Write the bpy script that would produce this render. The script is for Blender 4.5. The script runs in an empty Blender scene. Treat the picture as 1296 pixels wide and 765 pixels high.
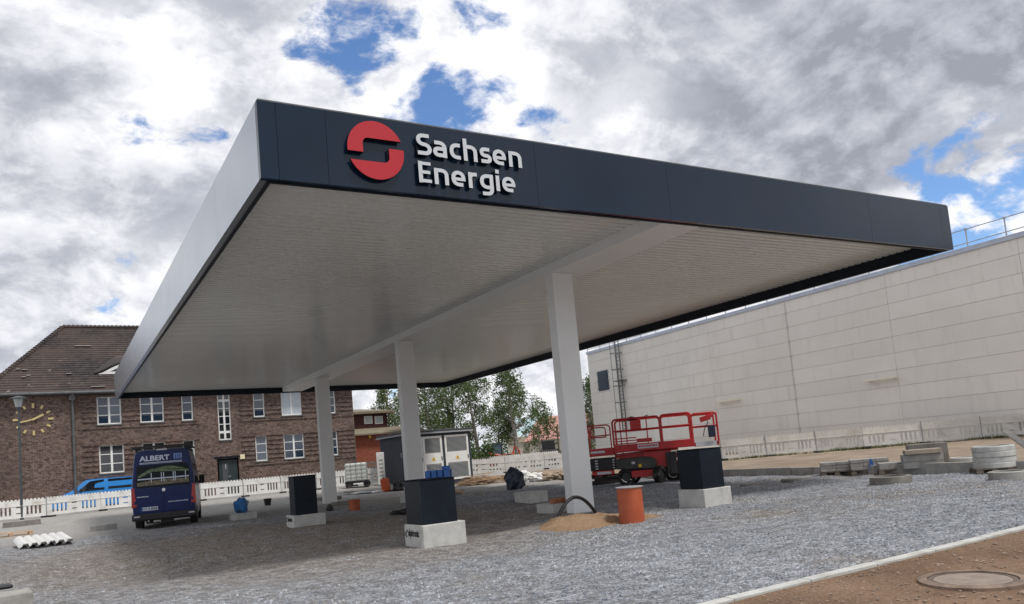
import bpy, bmesh, math, random
from mathutils import Vector, Matrix
sc = bpy.context.scene
COL = sc.collection
random.seed(7)
R = math.radians

# ------------------------------------------------------------------ camera
F_PX, CY, YAW, PIT, ROL, EYE = 980.59, 485.85, 0.541361, 0.089149, 0.088683, 1.45
_F = Vector((math.sin(YAW)*math.cos(PIT), math.cos(YAW)*math.cos(PIT), math.sin(PIT)))
_r = Vector((math.cos(YAW), -math.sin(YAW), 0)); _u = _r.cross(_F)
_R = _r*math.cos(ROL) - _u*math.sin(ROL); _U = _r*math.sin(ROL) + _u*math.cos(ROL)
EYEP = Vector((0, 0, EYE))
cd = bpy.data.cameras.new('camera'); cam = bpy.data.objects.new('camera', cd); COL.objects.link(cam)
cd.sensor_width = 36; cd.lens = F_PX/1296*36; cd.shift_y = (CY-382.5)/1296
cd.clip_start = 0.1; cd.clip_end = 6000
m3 = Matrix((_R, _U, -_F)).transposed()
cam.matrix_world = Matrix.Translation(EYEP) @ m3.to_4x4()
sc.camera = cam

def ray(u, v): return _F + _R*((u-648)/F_PX) - _U*((v-CY)/F_PX)
def at_z(u, v, z=0.0): d = ray(u, v); return EYEP + d*((z-EYE)/d.z)
def at_d(u, v, d): return EYEP + ray(u, v)*d
def on_y(u, v, y): d = ray(u, v); return EYEP + d*(y/d.y)
def on_pl(u, v, p, n): d = ray(u, v); return EYEP + d*((p-EYEP).dot(n)/d.dot(n))

# ------------------------------------------------------------------ sun, sky, exposure
SUN_EL, SUN_AZ = R(62), math.atan2(0.38, -0.92)       # azimuth from +Y towards +X
sd = Vector((math.sin(SUN_AZ)*math.cos(SUN_EL), math.cos(SUN_AZ)*math.cos(SUN_EL), math.sin(SUN_EL)))
sl = bpy.data.lights.new('sun', 'SUN'); sl.energy = 2.0; sl.angle = R(10); sl.color = (1, 0.96, 0.9)
so = bpy.data.objects.new('sun', sl); COL.objects.link(so); so.rotation_euler = sd.to_track_quat('Z', 'Y').to_euler()
so.location = sd*100
sc.view_settings.view_transform = 'Standard'; sc.view_settings.look = 'None'
sc.view_settings.exposure = 0.40; sc.view_settings.gamma = 1.0

class NT:
    def __init__(s, tree): s.t = tree
    def n(s, typ, **kw):
        nd = s.t.nodes.new(typ)
        for k, v in kw.items():
            if k.startswith('i_'): s.set(nd, k[2:].replace('_', ' '), v)
            elif k.startswith('n_'): s.set(nd, int(k[2:]), v)
            else: setattr(nd, k, v)
        return nd
    def set(s, nd, key, v):
        sk = nd.inputs[key]
        if isinstance(v, bpy.types.NodeSocket): s.t.links.new(v, sk)
        elif isinstance(v, bpy.types.Node): s.t.links.new(v.outputs[0], sk)
        else: sk.default_value = v
    def m(s, op, a, b=0.0, c=None, clamp=False):
        nd = s.t.nodes.new('ShaderNodeMath'); nd.operation = op; nd.use_clamp = clamp
        s.set(nd, 0, a); s.set(nd, 1, b)
        if c is not None: s.set(nd, 2, c)
        return nd.outputs[0]
    def mr(s, v, a, b, c=0.0, d=1.0, smooth=True):
        nd = s.t.nodes.new('ShaderNodeMapRange'); nd.interpolation_type = 'SMOOTHSTEP' if smooth else 'LINEAR'
        s.set(nd, 0, v); s.set(nd, 1, a); s.set(nd, 2, b); s.set(nd, 3, c); s.set(nd, 4, d)
        return nd.outputs[0]
    def mix(s, f, a, b, typ='MIX'):
        nd = s.t.nodes.new('ShaderNodeMix'); nd.data_type = 'RGBA'; nd.blend_type = typ
        s.set(nd, 0, f)
        for k, v in ((6, a), (7, b)):
            if isinstance(v, (tuple, list)): nd.inputs[k].default_value = (*v[:3], 1)
            else: s.set(nd, k, v)
        return nd.outputs[2]
    def noise(s, vec, scale, detail=4, rough=0.55, dist=0.0):
        nd = s.t.nodes.new('ShaderNodeTexNoise')
        if vec is not None: s.t.links.new(vec, nd.inputs['Vector'])
        nd.inputs['Scale'].default_value = scale; nd.inputs['Detail'].default_value = detail
        nd.inputs['Roughness'].default_value = rough; nd.inputs['Distortion'].default_value = dist
        return nd.outputs[0]

def build_world():
    w = bpy.data.worlds.new('World'); sc.world = w; w.use_nodes = True
    t = NT(w.node_tree); w.node_tree.nodes.clear()
    sky = t.n('ShaderNodeTexSky'); sky.sky_type = 'NISHITA'; sky.sun_disc = False
    sky.sun_elevation = SUN_EL; sky.sun_rotation = SUN_AZ; sky.air_density = 1.0; sky.dust_density = 0.6; sky.ozone_density = 2.0
    bg = t.n('ShaderNodeBackground', i_Color=t.mix(1.0, sky.outputs[0], (0.82, 1.0, 1.22), 'MULTIPLY'), i_Strength=0.105)
    geo = t.n('ShaderNodeTexCoord'); gv = geo.outputs['Generated']
    sp = t.n('ShaderNodeSeparateXYZ', n_0=gv)
    x, y, z = sp.outputs
    # cloud layer: direction flattened a little towards the horizon, bent by a coarse and a fine warp
    zz = t.m('ADD', t.m('MULTIPLY', t.m('ABSOLUTE', z), 0.75), 0.42)
    cv = t.n('ShaderNodeCombineXYZ', n_0=t.m('DIVIDE', x, zz), n_1=t.m('DIVIDE', y, zz), n_2=t.m('MULTIPLY', z, 1.1))
    vec = t.n('ShaderNodeVectorMath', operation='ADD', n_0=cv.outputs[0], n_1=(4.3, 1.9, 0.7)).outputs[0]
    wn = t.n('ShaderNodeTexNoise', i_Vector=vec, i_Scale=3.2, i_Detail=3.0)
    wc = t.n('ShaderNodeVectorMath', operation='SUBTRACT', n_0=wn.outputs['Color'], n_1=(0.5, 0.5, 0.5)).outputs[0]
    wvec = t.n('ShaderNodeVectorMath', operation='MULTIPLY_ADD', n_0=wc, n_1=(0.12, 0.12, 0.12), n_2=vec).outputs[0]
    gw = t.n('ShaderNodeVectorMath', operation='MULTIPLY_ADD', n_0=wc, n_1=(0.30, 0.30, 0.30), n_2=gv).outputs[0]
    gw = t.n('ShaderNodeVectorMath', operation='NORMALIZE', n_0=gw).outputs[0]
    dens = t.noise(wvec, 3.1, 8, 0.62)
    def puff(vv):
        vo = t.n('ShaderNodeTexVoronoi', i_Vector=vv, i_Scale=5.2); vo.inputs['Detail'].default_value = 2.0; vo.inputs['Roughness'].default_value = 0.5; vo.normalize = True
        return t.m('SUBTRACT', 0.65, vo.outputs['Distance'])
    pf = t.m('MULTIPLY', puff(wvec), .30)
    dens = t.m('ADD', t.m('MULTIPLY', dens, .78), pf)
    big = t.noise(vec, 0.9, 2, 0.5)
    off = t.n('ShaderNodeVectorMath', operation='ADD', n_0=wvec, n_1=(-0.028, -0.04, 0.04)).outputs[0]
    dens2 = t.noise(off, 3.1, 7, 0.62)
    dens2 = t.m('ADD', t.m('MULTIPLY', dens2, .78), pf)
    def blob(u, v, rad, amt, vv=None):
        d = ray(u, v).normalized()
        dp = t.n('ShaderNodeVectorMath', operation='DOT_PRODUCT', n_0=gw, n_1=tuple(d)).outputs['Value']
        return t.mr(dp, math.cos(R(rad)), math.cos(R(rad*.15)), 0.0, amt)
    base = t.m('ADD', dens, t.m('MULTIPLY', t.m('SUBTRACT', big, 0.5), 0.20))
    base = t.m('ADD', base, 0.145)
    for (u, v, rad, amt) in HOLES: base = t.m('ADD', base, blob(u, v, rad, -amt))
    mask = t.mr(base, 0.46, 0.53)
    # light and shade inside the clouds: thick parts greyer, sunward rims whiter
    rim = t.mr(t.m('SUBTRACT', dens, dens2), -0.09, 0.09)
    thick = t.mr(base, 0.52, 0.80)
    sh2 = t.noise(wvec, 4.2, 6, 0.62)
    lum = t.m('ADD', t.m('MULTIPLY', rim, 0.60), t.m('MULTIPLY', t.mr(sh2, 0.3, 0.7), 0.34))
    lum = t.m('ADD', lum, t.m('MULTIPLY', thick, -0.30))
    lum = t.m('ADD', lum, 0.31)
    for (u, v, rad, amt) in SHADES: lum = t.m('ADD', lum, blob(u, v, rad, amt))
    lum = t.m('MAXIMUM', t.m('MINIMUM', lum, 1.0), 0.0)
    ramp = t.n('ShaderNodeValToRGB', n_0=lum)
    e = ramp.color_ramp.elements; e[0].position = 0.0; e[0].color = (0.27, 0.285, 0.33, 1); e[1].position = 1.0; e[1].color = (0.80, 0.80, 0.82, 1)
    k = e.new(0.42); k.color = (0.43, 0.445, 0.495, 1)
    k = e.new(0.72); k.color = (0.62, 0.63, 0.67, 1)
    cb = t.n('ShaderNodeBackground', i_Color=ramp.outputs[0], i_Strength=1.0)
    mx = t.n('ShaderNodeMixShader', n_0=mask, n_1=bg.outputs[0], n_2=cb.outputs[0])
    out = t.n('ShaderNodeOutputWorld', i_Surface=mx.outputs[0])
# openings in the cloud layer and its heavier bank (direction, angular radius, amount)
HOLES = [(425, -5, 5.5, .15), (575, 85, 8, .125), (630, 25, 5, .12), (545, 140, 5, .10), (185, 172, 4.5, .13), (1255, 258, 8, .26), (160, 402, 5, .13), (640, 180, 4, .06), (1180, 90, 15, -.14), (330, 60, 7, -.06), (1010, -260, 10, .10), (-700, 0, 20, -.08), (640, 490, 6, .10), (720, 520, 5, .06)]
SHADES = [(930, 60, 17, -.16), (1240, 110, 18, -.20), (1080, 180, 10, -.06), (0, 110, 9, -.16), (250, 60, 14, .10), (700, 120, 9, .24), (60, 330, 14, -.10), (570, 60, 8, .20), (250, 260, 10, .06), (1230, 250, 5, .3)]
build_world()

# ------------------------------------------------------------------ materials
MATS = {}
def mat(name, col, rough=0.6, metal=0.0, var=0.0, vscale=3.0, bump=0.0, bscale=40.0, spec=0.5, coat=0.0, dirt=None, dscale=1.2, damt=0.5, stretch=None, trans=0.0):
    if name in MATS: return MATS[name]
    m = bpy.data.materials.new(name); m.use_nodes = True; MATS[name] = m
    t = NT(m.node_tree); b = m.node_tree.nodes['Principled BSDF']
    b.inputs['Roughness'].default_value = rough; b.inputs['Metallic'].default_value = metal
    b.inputs['Specular IOR Level'].default_value = spec; b.inputs['Coat Weight'].default_value = coat
    if coat: b.inputs['Coat Roughness'].default_value = 0.06
    c = (*col, 1); tc = t.n('ShaderNodeTexCoord'); vec = tc.outputs['Object']
    if var or dirt or bump:                                    # each piece gets its own patch of the pattern
        oi = t.n('ShaderNodeObjectInfo'); vec = t.n('ShaderNodeVectorMath', operation='MULTIPLY_ADD', n_0=t.n('ShaderNodeCombineXYZ', n_0=oi.outputs['Random'], n_1=oi.outputs['Random'], n_2=oi.outputs['Random']).outputs[0], n_1=(37.0, 53.0, 71.0), n_2=vec).outputs[0]
    if stretch:
        mp = t.n('ShaderNodeMapping', n_0=vec); mp.inputs['Scale'].default_value = stretch; vec = mp.outputs[0]
    if var or dirt:
        src = None
        if var:
            n = t.noise(vec, vscale, 6, 0.62)
            lo = tuple(max(0, k*(1-var)) for k in col); hi = tuple(min(1, k*(1+var)) for k in col)
            src = t.mix(t.mr(n, 0.3, 0.7), lo, hi)
        else: src = t.n('ShaderNodeRGB').outputs[0]; src.default_value = c
        if dirt:
            n2 = t.noise(vec, dscale, 8, 0.65, 0.4)
            src = t.mix(t.mr(n2, 0.5, 0.72, 0, damt), src, dirt)
        m.node_tree.links.new(src, b.inputs['Base Color'])
    else: b.inputs['Base Color'].default_value = c
    if bump:
        n3 = t.noise(vec, bscale, 5, 0.6)
        bp = t.n('ShaderNodeBump', i_Strength=bump, i_Height=n3, i_Distance=0.02)
        m.node_tree.links.new(bp.outputs[0], b.inputs['Normal'])
    if trans: b.inputs['Transmission Weight'].default_value = trans
    return m

ANTH = mat('anthracite_metal', (0.006, 0.017, 0.037), 0.16, 0.0, var=0.10, vscale=0.8, spec=0.5, bump=0.006, bscale=0.6)
ANTH.node_tree.nodes['Principled BSDF'].inputs['IOR'].default_value = 1.42
SKYSH = mat('sky_sheen_side_panel', (0.44, 0.47, 0.51), 0.24, 0.85, var=0.06, vscale=0.6, bump=0.008, bscale=0.5)  # left fascia: silver colour stands in for bright cloud mirrored in dark panels
ANTHM = mat('anthracite_matt', (0.0065, 0.011, 0.018), 0.5, var=0.25, vscale=2.0, spec=0.22)
SOFF = mat('white_sheet_metal', (0.72, 0.74, 0.72), 0.20, var=0.03, vscale=0.5, spec=0.6, dirt=(0.58, 0.58, 0.55), dscale=0.4, damt=0.15)
WHITEP = mat('white_coated_steel', (0.83, 0.84, 0.83), 0.35, var=0.015, vscale=1.0, dirt=(0.70, 0.69, 0.66), dscale=0.8, damt=0.2)
RED_SIGN = mat('red_acrylic', (0.46, 0.010, 0.020), 0.4)
WHT_SIGN = mat('white_acrylic', (0.58, 0.61, 0.64), 0.4)
BLK = mat('black_plastic', (0.012, 0.012, 0.014), 0.5, var=0.2)
RUB = mat('tyre_rubber', (0.016, 0.016, 0.017), 0.8, var=0.3, vscale=8, dirt=(0.2, 0.18, 0.15), dscale=4, damt=0.5)
CONC = mat('concrete', (0.34, 0.33, 0.31), 0.9, var=0.16, vscale=5, bump=0.3, bscale=50, dirt=(0.18, 0.165, 0.145), dscale=2.2, damt=0.55)
CONCL = mat('pale_concrete', (0.50, 0.50, 0.475), 0.88, var=0.10, vscale=6, bump=0.2, bscale=60, dirt=(0.28, 0.25, 0.21), dscale=2.5, damt=0.55)
CONCD = mat('weathered_concrete', (0.22, 0.205, 0.185), 0.92, var=0.22, vscale=4, bump=0.35, bscale=40, dirt=(0.10, 0.09, 0.08), dscale=2.0, damt=0.6)
WOOD = mat('raw_timber', (0.52, 0.37, 0.24), 0.8, var=0.3, vscale=3, stretch=(1, 6, 6), dirt=(0.2, 0.13, 0.08), dscale=1.5, damt=0.4)
WOODG = mat('grey_timber', (0.16, 0.13, 0.105), 0.9, var=0.35, vscale=4, stretch=(1, 6, 6))
ORANGE = mat('orange_pvc', (0.42, 0.085, 0.03), 0.45, var=0.12, vscale=3, dirt=(0.3, 0.16, 0.10), dscale=3, damt=0.5)
GREYPL = mat('grey_plastic', (0.33, 0.34, 0.35), 0.5, var=0.1)
BARR = mat('white_barrier_plastic', (0.76, 0.755, 0.735), 0.5, var=0.06, vscale=2, dirt=(0.42, 0.38, 0.32), dscale=1.6, damt=0.7)
BARR2 = mat('shaded_dusty_barrier', (0.60, 0.58, 0.54), 0.6, var=0.10, vscale=2, dirt=(0.40, 0.37, 0.32), dscale=1.6, damt=0.6)  # barrier white with shade put into the colour for these rows, plus dirt
BLUEW = mat('blue_plastic_wrap', (0.03, 0.14, 0.34), 0.3, var=0.35, vscale=5, bump=0.6, bscale=9)
NAVYW = mat('dark_blue_wrap', (0.010, 0.02, 0.04), 0.4, var=0.3, vscale=5, bump=0.6, bscale=9)
WFOIL = mat('white_sacking', (0.72, 0.72, 0.70), 0.5, var=0.1, vscale=4, bump=0.5, bscale=8)
BSACK = mat('beige_sacking', (0.34, 0.27, 0.20), 0.85, var=0.3, vscale=4, bump=0.5, bscale=10)
LRED = mat('red_lift_paint', (0.50, 0.018, 0.022), 0.4, var=0.2, vscale=2, dirt=(0.2, 0.05, 0.04), dscale=2, damt=0.4)
DGREY = mat('dark_grey_paint', (0.035, 0.037, 0.036), 0.5, var=0.2, vscale=3, dirt=(0.12, 0.11, 0.09), dscale=2, damt=0.4)
STEEL = mat('galvanised_steel', (0.40, 0.42, 0.44), 0.42, 0.75, var=0.18, vscale=4)
LAMPG = mat('grey_lamp_paint', (0.06, 0.07, 0.075), 0.5, var=0.1)
VANB = mat('dark_blue_car_paint', (0.006, 0.019, 0.10), 0.4, var=0.08, spec=0.25, coat=0.15)
CARB = mat('light_blue_car_paint', (0.02, 0.22, 0.60), 0.3, coat=0.8, var=0.06)
GLASS = mat('dark_glass', (0.012, 0.016, 0.02), 0.05, spec=0.9)
LENS = mat('red_tail_lens', (0.42, 0.012, 0.012), 0.2, spec=0.7)
PRINTW = mat('pale_print', (0.62, 0.68, 0.78), 0.5)
PRINTG = mat('green_print', (0.12, 0.17, 0.09), 0.5, var=0.4, vscale=9)
PRINTT = mat('tan_print', (0.17, 0.15, 0.10), 0.5, var=0.5, vscale=12)
CHROME = mat('chrome', (0.6, 0.6, 0.62), 0.2, 1.0)
FRAME = mat('white_window_paint', (0.78, 0.78, 0.76), 0.5, var=0.05)
CURT = mat('pale_blind', (0.50, 0.55, 0.60), 0.25, var=0.08, spec=0.8)
GOLD = mat('gold_leaf', (0.62, 0.50, 0.24), 0.4, 0.3)
ZINC = mat('zinc_sheet', (0.12, 0.125, 0.13), 0.5, 0.3, var=0.2)
ZINCL = mat('light_coping_metal', (0.42, 0.46, 0.53), 0.35, 0.5, var=0.1)
DOORG = mat('dark_green_door', (0.022, 0.034, 0.036), 0.45, var=0.1)
PAPER = mat('paper', (0.55, 0.58, 0.6), 0.7)
LAMPC = mat('cream_lamp_cover', (0.80, 0.70, 0.48), 0.4)
YEL = mat('yellow_sign', (0.75, 0.48, 0.02), 0.4)
KIOSK = mat('kiosk_render', (0.028, 0.036, 0.05), 0.7, var=0.12, vscale=4)
KROOF = mat('kiosk_roof_trim', (0.045, 0.05, 0.06), 0.5, var=0.1)
LOUV = mat('grey_louvre_metal', (0.34, 0.35, 0.36), 0.5, 0.2)
REDBR = mat('red_brick_render', (0.24, 0.065, 0.038), 0.85, var=0.22, vscale=6, bump=0.3, bscale=20)
DKWD = mat('dark_red_boarding', (0.06, 0.016, 0.014), 0.7, var=0.25, vscale=5)
FELT = mat('tan_roof_felt', (0.20, 0.17, 0.12), 0.9, var=0.2, vscale=3)
PINK = mat('pale_red_tiles', (0.45, 0.23, 0.20), 0.8, var=0.12, vscale=1)
CREAM = mat('cream_render', (0.55, 0.50, 0.43), 0.85, var=0.08)
TRACT = mat('orange_red_machine_paint', (0.50, 0.085, 0.03), 0.4, var=0.15)
BARK = mat('birch_bark', (0.30, 0.28, 0.25), 0.9, var=0.55, vscale=3, stretch=(1, 1, 3))
TANK = mat('translucent_tank_plastic', (0.62, 0.64, 0.60), 0.4, var=0.1, vscale=2, dirt=(0.42, 0.42, 0.36), dscale=1.5, damt=0.6)
BLUEB = mat('bright_blue_paint', (0.03, 0.13, 0.42), 0.45, var=0.15)
PVCB = mat('black_conduit', (0.012, 0.012, 0.012), 0.35, bump=0.3, bscale=60)

LADG = mat('grey_ladder_metal', (.13, .14, .15), .5, .2, var=.1)
def leafmat(name, a, b, tr=0.35):
    m = bpy.data.materials.new(name); m.use_nodes = True
    t = NT(m.node_tree); bs = m.node_tree.nodes['Principled BSDF']
    tc = t.n('ShaderNodeTexCoord'); n = t.noise(tc.outputs['Object'], 0.9, 3)
    n2 = t.noise(tc.outputs['Object'], 7.0, 2)
    c = t.mix(t.mr(t.m('ADD', t.m('MULTIPLY', n, .6), t.m('MULTIPLY', n2, .4)), .36, .64), a, b)
    t.set(bs, 'Base Color', c); bs.inputs['Roughness'].default_value = 0.55
    tl = t.n('ShaderNodeBsdfTranslucent', i_Color=t.mix(0.5, c, (0.16, 0.22, 0.03)))
    mx = t.n('ShaderNodeMixShader', n_0=tr, n_1=bs.outputs[0], n_2=tl.outputs[0])
    m.node_tree.links.new(mx.outputs[0], m.node_tree.nodes['Material Output'].inputs['Surface'])
    return m
LEAF = leafmat('birch_leaf', (0.045, 0.085, 0.028), (0.135, 0.185, 0.06))
LEAF2 = leafmat('shrub_leaf', (0.04, 0.08, 0.025), (0.11, 0.155, 0.05))
GRASS = leafmat('dry_grass', (0.05, 0.075, 0.022), (0.17, 0.16, 0.07), 0.2)

def gravel_mat():
    m = bpy.data.materials.new('crushed_gravel'); m.use_nodes = True
    t = NT(m.node_tree); b = m.node_tree.nodes['Principled BSDF']; b.inputs['Roughness'].default_value = 0.95
    b.inputs['Specular IOR Level'].default_value = 0.2
    tc = t.n('ShaderNodeTexCoord'); v = tc.outputs['Object']
    wob = t.n('ShaderNodeTexNoise', i_Vector=v, i_Scale=14.0)
    vv = t.n('ShaderNodeVectorMath', operation='MULTIPLY_ADD', n_0=wob.outputs['Color'], n_1=(.05, .05, .05), n_2=v).outputs[0]
    vo = t.n('ShaderNodeTexVoronoi', i_Vector=vv, i_Scale=17.0)
    vo2 = t.n('ShaderNodeTexVoronoi', i_Vector=vv, i_Scale=42.0)
    s1 = t.n('ShaderNodeSeparateXYZ', n_0=vo.outputs['Color']).outputs[0]
    s2 = t.n('ShaderNodeSeparateXYZ', n_0=vo2.outputs['Color']).outputs[1]
    g = t.m('ADD', t.m('MULTIPLY', s1, .55), t.m('MULTIPLY', s2, .45))
    stone = t.mix(g, (0.17, 0.18, 0.205), (0.60, 0.62, 0.66))
    mott = t.noise(v, 3.5, 6, 0.7)
    stone = t.mix(t.mr(mott, .35, .65, .55, 0), stone, (0.10, 0.095, 0.09))
    dust = t.noise(v, 0.16, 7, 0.62, 0.6)
    dust2 = t.noise(v, 1.3, 6, 0.65)
    df = t.mr(t.m('ADD', t.m('MULTIPLY', dust, .7), t.m('MULTIPLY', dust2, .3)), 0.47, 0.60, 0.0, 0.85)
    sp = t.n('ShaderNodeSeparateXYZ', n_0=v)
    # trodden, dusty ground in the middle of the yard, and a paler tone towards the back
    def oval(cx, cy, rx, ry):
        a = t.m('DIVIDE', t.m('SUBTRACT', sp.outputs[0], cx), rx); c = t.m('DIVIDE', t.m('SUBTRACT', sp.outputs[1], cy), ry)
        return t.m('ADD', t.m('MULTIPLY', a, a), t.m('MULTIPLY', c, c))
    wear = t.mr(t.m('ADD', oval(5.0, 18.5, 8.0, 9.5), t.m('MULTIPLY', dust2, .9)), 0.5, 1.7, 0.75, 0.0)
    earth = t.mix(t.mr(t.m('ADD', t.m('MULTIPLY', mott, .6), t.m('MULTIPLY', s2, .4)), .3, .7), (0.12, 0.090, 0.062), (0.42, 0.33, 0.235))
    c = t.mix(t.m('MAXIMUM', t.m('MULTIPLY', df, .55), t.m('MULTIPLY', wear, t.mr(dust2, .25, .65, .45, 1.0))), stone, earth)
    pale = t.mr(t.m('ADD', sp.outputs[1], t.m('MULTIPLY', dust, 6.0)), 27.0, 37.0, 0.0, 0.75)
    c = t.mix(pale, c, t.mix(dust2, (0.40, 0.38, 0.35), (0.62, 0.60, 0.56)))
    t.set(b, 'Base Color', c)
    h = t.m('ADD', t.m('MULTIPLY', vo.outputs['Distance'], -1.0), t.m('MULTIPLY', vo2.outputs['Distance'], -0.4))
    h = t.m('ADD', h, t.m('MULTIPLY', s1, .35))
    bp = t.n('ShaderNodeBump', i_Strength=1.0, i_Distance=0.06, i_Height=t.m('ADD', h, mott))
    t.set(b, 'Normal', bp.outputs[0])
    return m
GRAVEL = gravel_mat()

def soil_mat(name, a, b_, peb=(0.35, 0.31, 0.27)):
    m = bpy.data.materials.new(name); m.use_nodes = True
    t = NT(m.node_tree); b = m.node_tree.nodes['Principled BSDF']; b.inputs['Roughness'].default_value = 0.95
    b.inputs['Specular IOR Level'].default_value = 0.15
    v = t.n('ShaderNodeTexCoord').outputs['Object']
    n = t.noise(v, 0.8, 9, 0.65, 0.3); n2 = t.noise(v, 28, 5, 0.7)
    c = t.mix(t.mr(t.m('ADD', t.m('MULTIPLY', n, .55), t.m('MULTIPLY', n2, .45)), .34, .66), a, b_)
    vo = t.n('ShaderNodeTexVoronoi', i_Vector=v, i_Scale=34.0)
    s = t.n('ShaderNodeSeparateXYZ', n_0=vo.outputs['Color']).outputs[0]
    c = t.mix(t.m('MULTIPLY', t.mr(s, .86, .92), t.mr(vo.outputs['Distance'], .32, .22)), c, peb)
    t.set(b, 'Base Color', c)
    bp = t.n('ShaderNodeBump', i_Strength=0.7, i_Distance=0.03, i_Height=t.m('ADD', n2, t.m('MULTIPLY', vo.outputs['Distance'], -.5)))
    t.set(b, 'Normal', bp.outputs[0])
    return m
SOIL = soil_mat('brown_fine_gravel', (0.135, 0.084, 0.056), (0.275, 0.183, 0.125))
BANK = soil_mat('tan_soil', (0.20, 0.155, 0.115), (0.36, 0.29, 0.225))
SAND = soil_mat('orange_sand', (0.20, 0.125, 0.075), (0.36, 0.245, 0.155))

def brick_mat(name, c1, c2, mort, sx=0.25, sz=0.0755):
    m = bpy.data.materials.new(name); m.use_nodes = True
    t = NT(m.node_tree); b = m.node_tree.nodes['Principled BSDF']; b.inputs['Roughness'].default_value = 0.85
    v = t.n('ShaderNodeTexCoord').outputs['Object']
    s = t.n('ShaderNodeSeparateXYZ', n_0=v)
    cv = t.n('ShaderNodeCombineXYZ', n_0=t.m('ADD', s.outputs[0], s.outputs[1]), n_1=s.outputs[2])
    br = t.n('ShaderNodeTexBrick', i_Vector=cv.outputs[0], i_Scale=1.0)
    br.inputs['Brick Width'].default_value = sx; br.inputs['Row Height'].default_value = sz; br.inputs['Mortar Size'].default_value = 0.009
    br.inputs['Color1'].default_value = (*c1, 1); br.inputs['Color2'].default_value = (*c2, 1); br.inputs['Mortar'].default_value = (*mort, 1)
    vs = t.n('ShaderNodeVectorMath', operation='MULTIPLY', n_0=cv.outputs[0], n_1=(7.5, 13.2, 1.0)).outputs[0]
    wn = t.n('ShaderNodeTexVoronoi', i_Vector=vs, i_Scale=1.0)
    rv = t.n('ShaderNodeSeparateXYZ', n_0=wn.outputs['Color']).outputs[0]
    c = t.mix(t.mr(rv, .45, 1.0, 0, .75), br.outputs['Color'], (0.225, 0.165, 0.14))
    c = t.mix(t.mr(rv, .0, .35, .7, 0), c, (0.035, 0.022, 0.02))
    n = t.noise(v, 0.5, 5)
    c = t.mix(t.mr(n, .4, .7, 0, .4), c, (0.05, 0.037, 0.032))
    t.set(b, 'Base Color', c)
    bp = t.n('ShaderNodeBump', i_Strength=0.5, i_Distance=0.01, i_Height=t.m('SUBTRACT', 1.0, br.outputs['Fac']))
    t.set(b, 'Normal', bp.outputs[0])
    return m
BRICK = brick_mat('dark_clinker_brick', (0.135, 0.068, 0.050), (0.08, 0.042, 0.034), (0.21, 0.185, 0.165))

def tile_mat():
    m = bpy.data.materials.new('weathered_roof_tile'); m.use_nodes = True
    t = NT(m.node_tree); b = m.node_tree.nodes['Principled BSDF']; b.inputs['Roughness'].default_value = 0.8
    v = t.n('ShaderNodeTexCoord').outputs['Object']
    n = t.noise(v, 0.35, 6, 0.6); n2 = t.noise(v, 4.5, 4, 0.7)
    c = t.mix(t.mr(n, .38, .62), (0.018, 0.014, 0.016), (0.066, 0.042, 0.034))
    c = t.mix(t.mr(n2, .35, .7, 0, .75), c, (0.075, 0.064, 0.058))
    n3 = t.noise(v, 1.7, 3, 0.5)
    c = t.mix(t.mr(n3, .66, .72, 0, .55), c, (0.30, 0.29, 0.27))
    t.set(b, 'Base Color', c)
    return m
TILE = tile_mat()

def wallpanel_mat():
    m = bpy.data.materials.new('cream_wall_panel'); m.use_nodes = True
    t = NT(m.node_tree); b = m.node_tree.nodes['Principled BSDF']; b.inputs['Roughness'].default_value = 0.75
    v = t.n('ShaderNodeTexCoord').outputs['Generated']; o = t.n('ShaderNodeTexCoord').outputs['Object']
    oi = t.n('ShaderNodeObjectInfo')
    vv = t.n('ShaderNodeVectorMath', operation='MULTIPLY', n_0=o, n_1=(1.0, 1.0, 0.10)).outputs[0]
    vv = t.n('ShaderNodeVectorMath', operation='ADD', n_0=vv, n_1=t.n('ShaderNodeCombineXYZ', n_2=t.m('MULTIPLY', oi.outputs['Random'], 30.0)).outputs[0]).outputs[0]
    st = t.noise(vv, 2.2, 7, 0.65); cl = t.noise(o, 0.25, 5, 0.6)
    c = t.mix(t.mr(cl, .35, .65), (0.76, 0.735, 0.69), (0.82, 0.795, 0.75))
    c = t.mix(t.m('MULTIPLY', t.mr(st, .5, .72), .26), c, (0.46, 0.43, 0.40))
    c = t.mix(t.m('MULTIPLY', oi.outputs['Random'], .22), c, (0.56, 0.53, 0.49))
    t.set(b, 'Base Color', c)
    return m
WPAN = wallpanel_mat()

def stone_mat():
    m = bpy.data.materials.new('loose_stone'); m.use_nodes = True
    t = NT(m.node_tree); b = m.node_tree.nodes['Principled BSDF']; b.inputs['Roughness'].default_value = 0.9
    b.inputs['Specular IOR Level'].default_value = 0.25
    a = t.n('ShaderNodeAttribute'); a.attribute_type = 'INSTANCER'; a.attribute_name = 'shade'
    t.set(b, 'Base Color', t.mix(a.outputs['Fac'], (0.15, 0.165, 0.19), (0.49, 0.515, 0.55)))
    return m
STONE = stone_mat()

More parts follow.
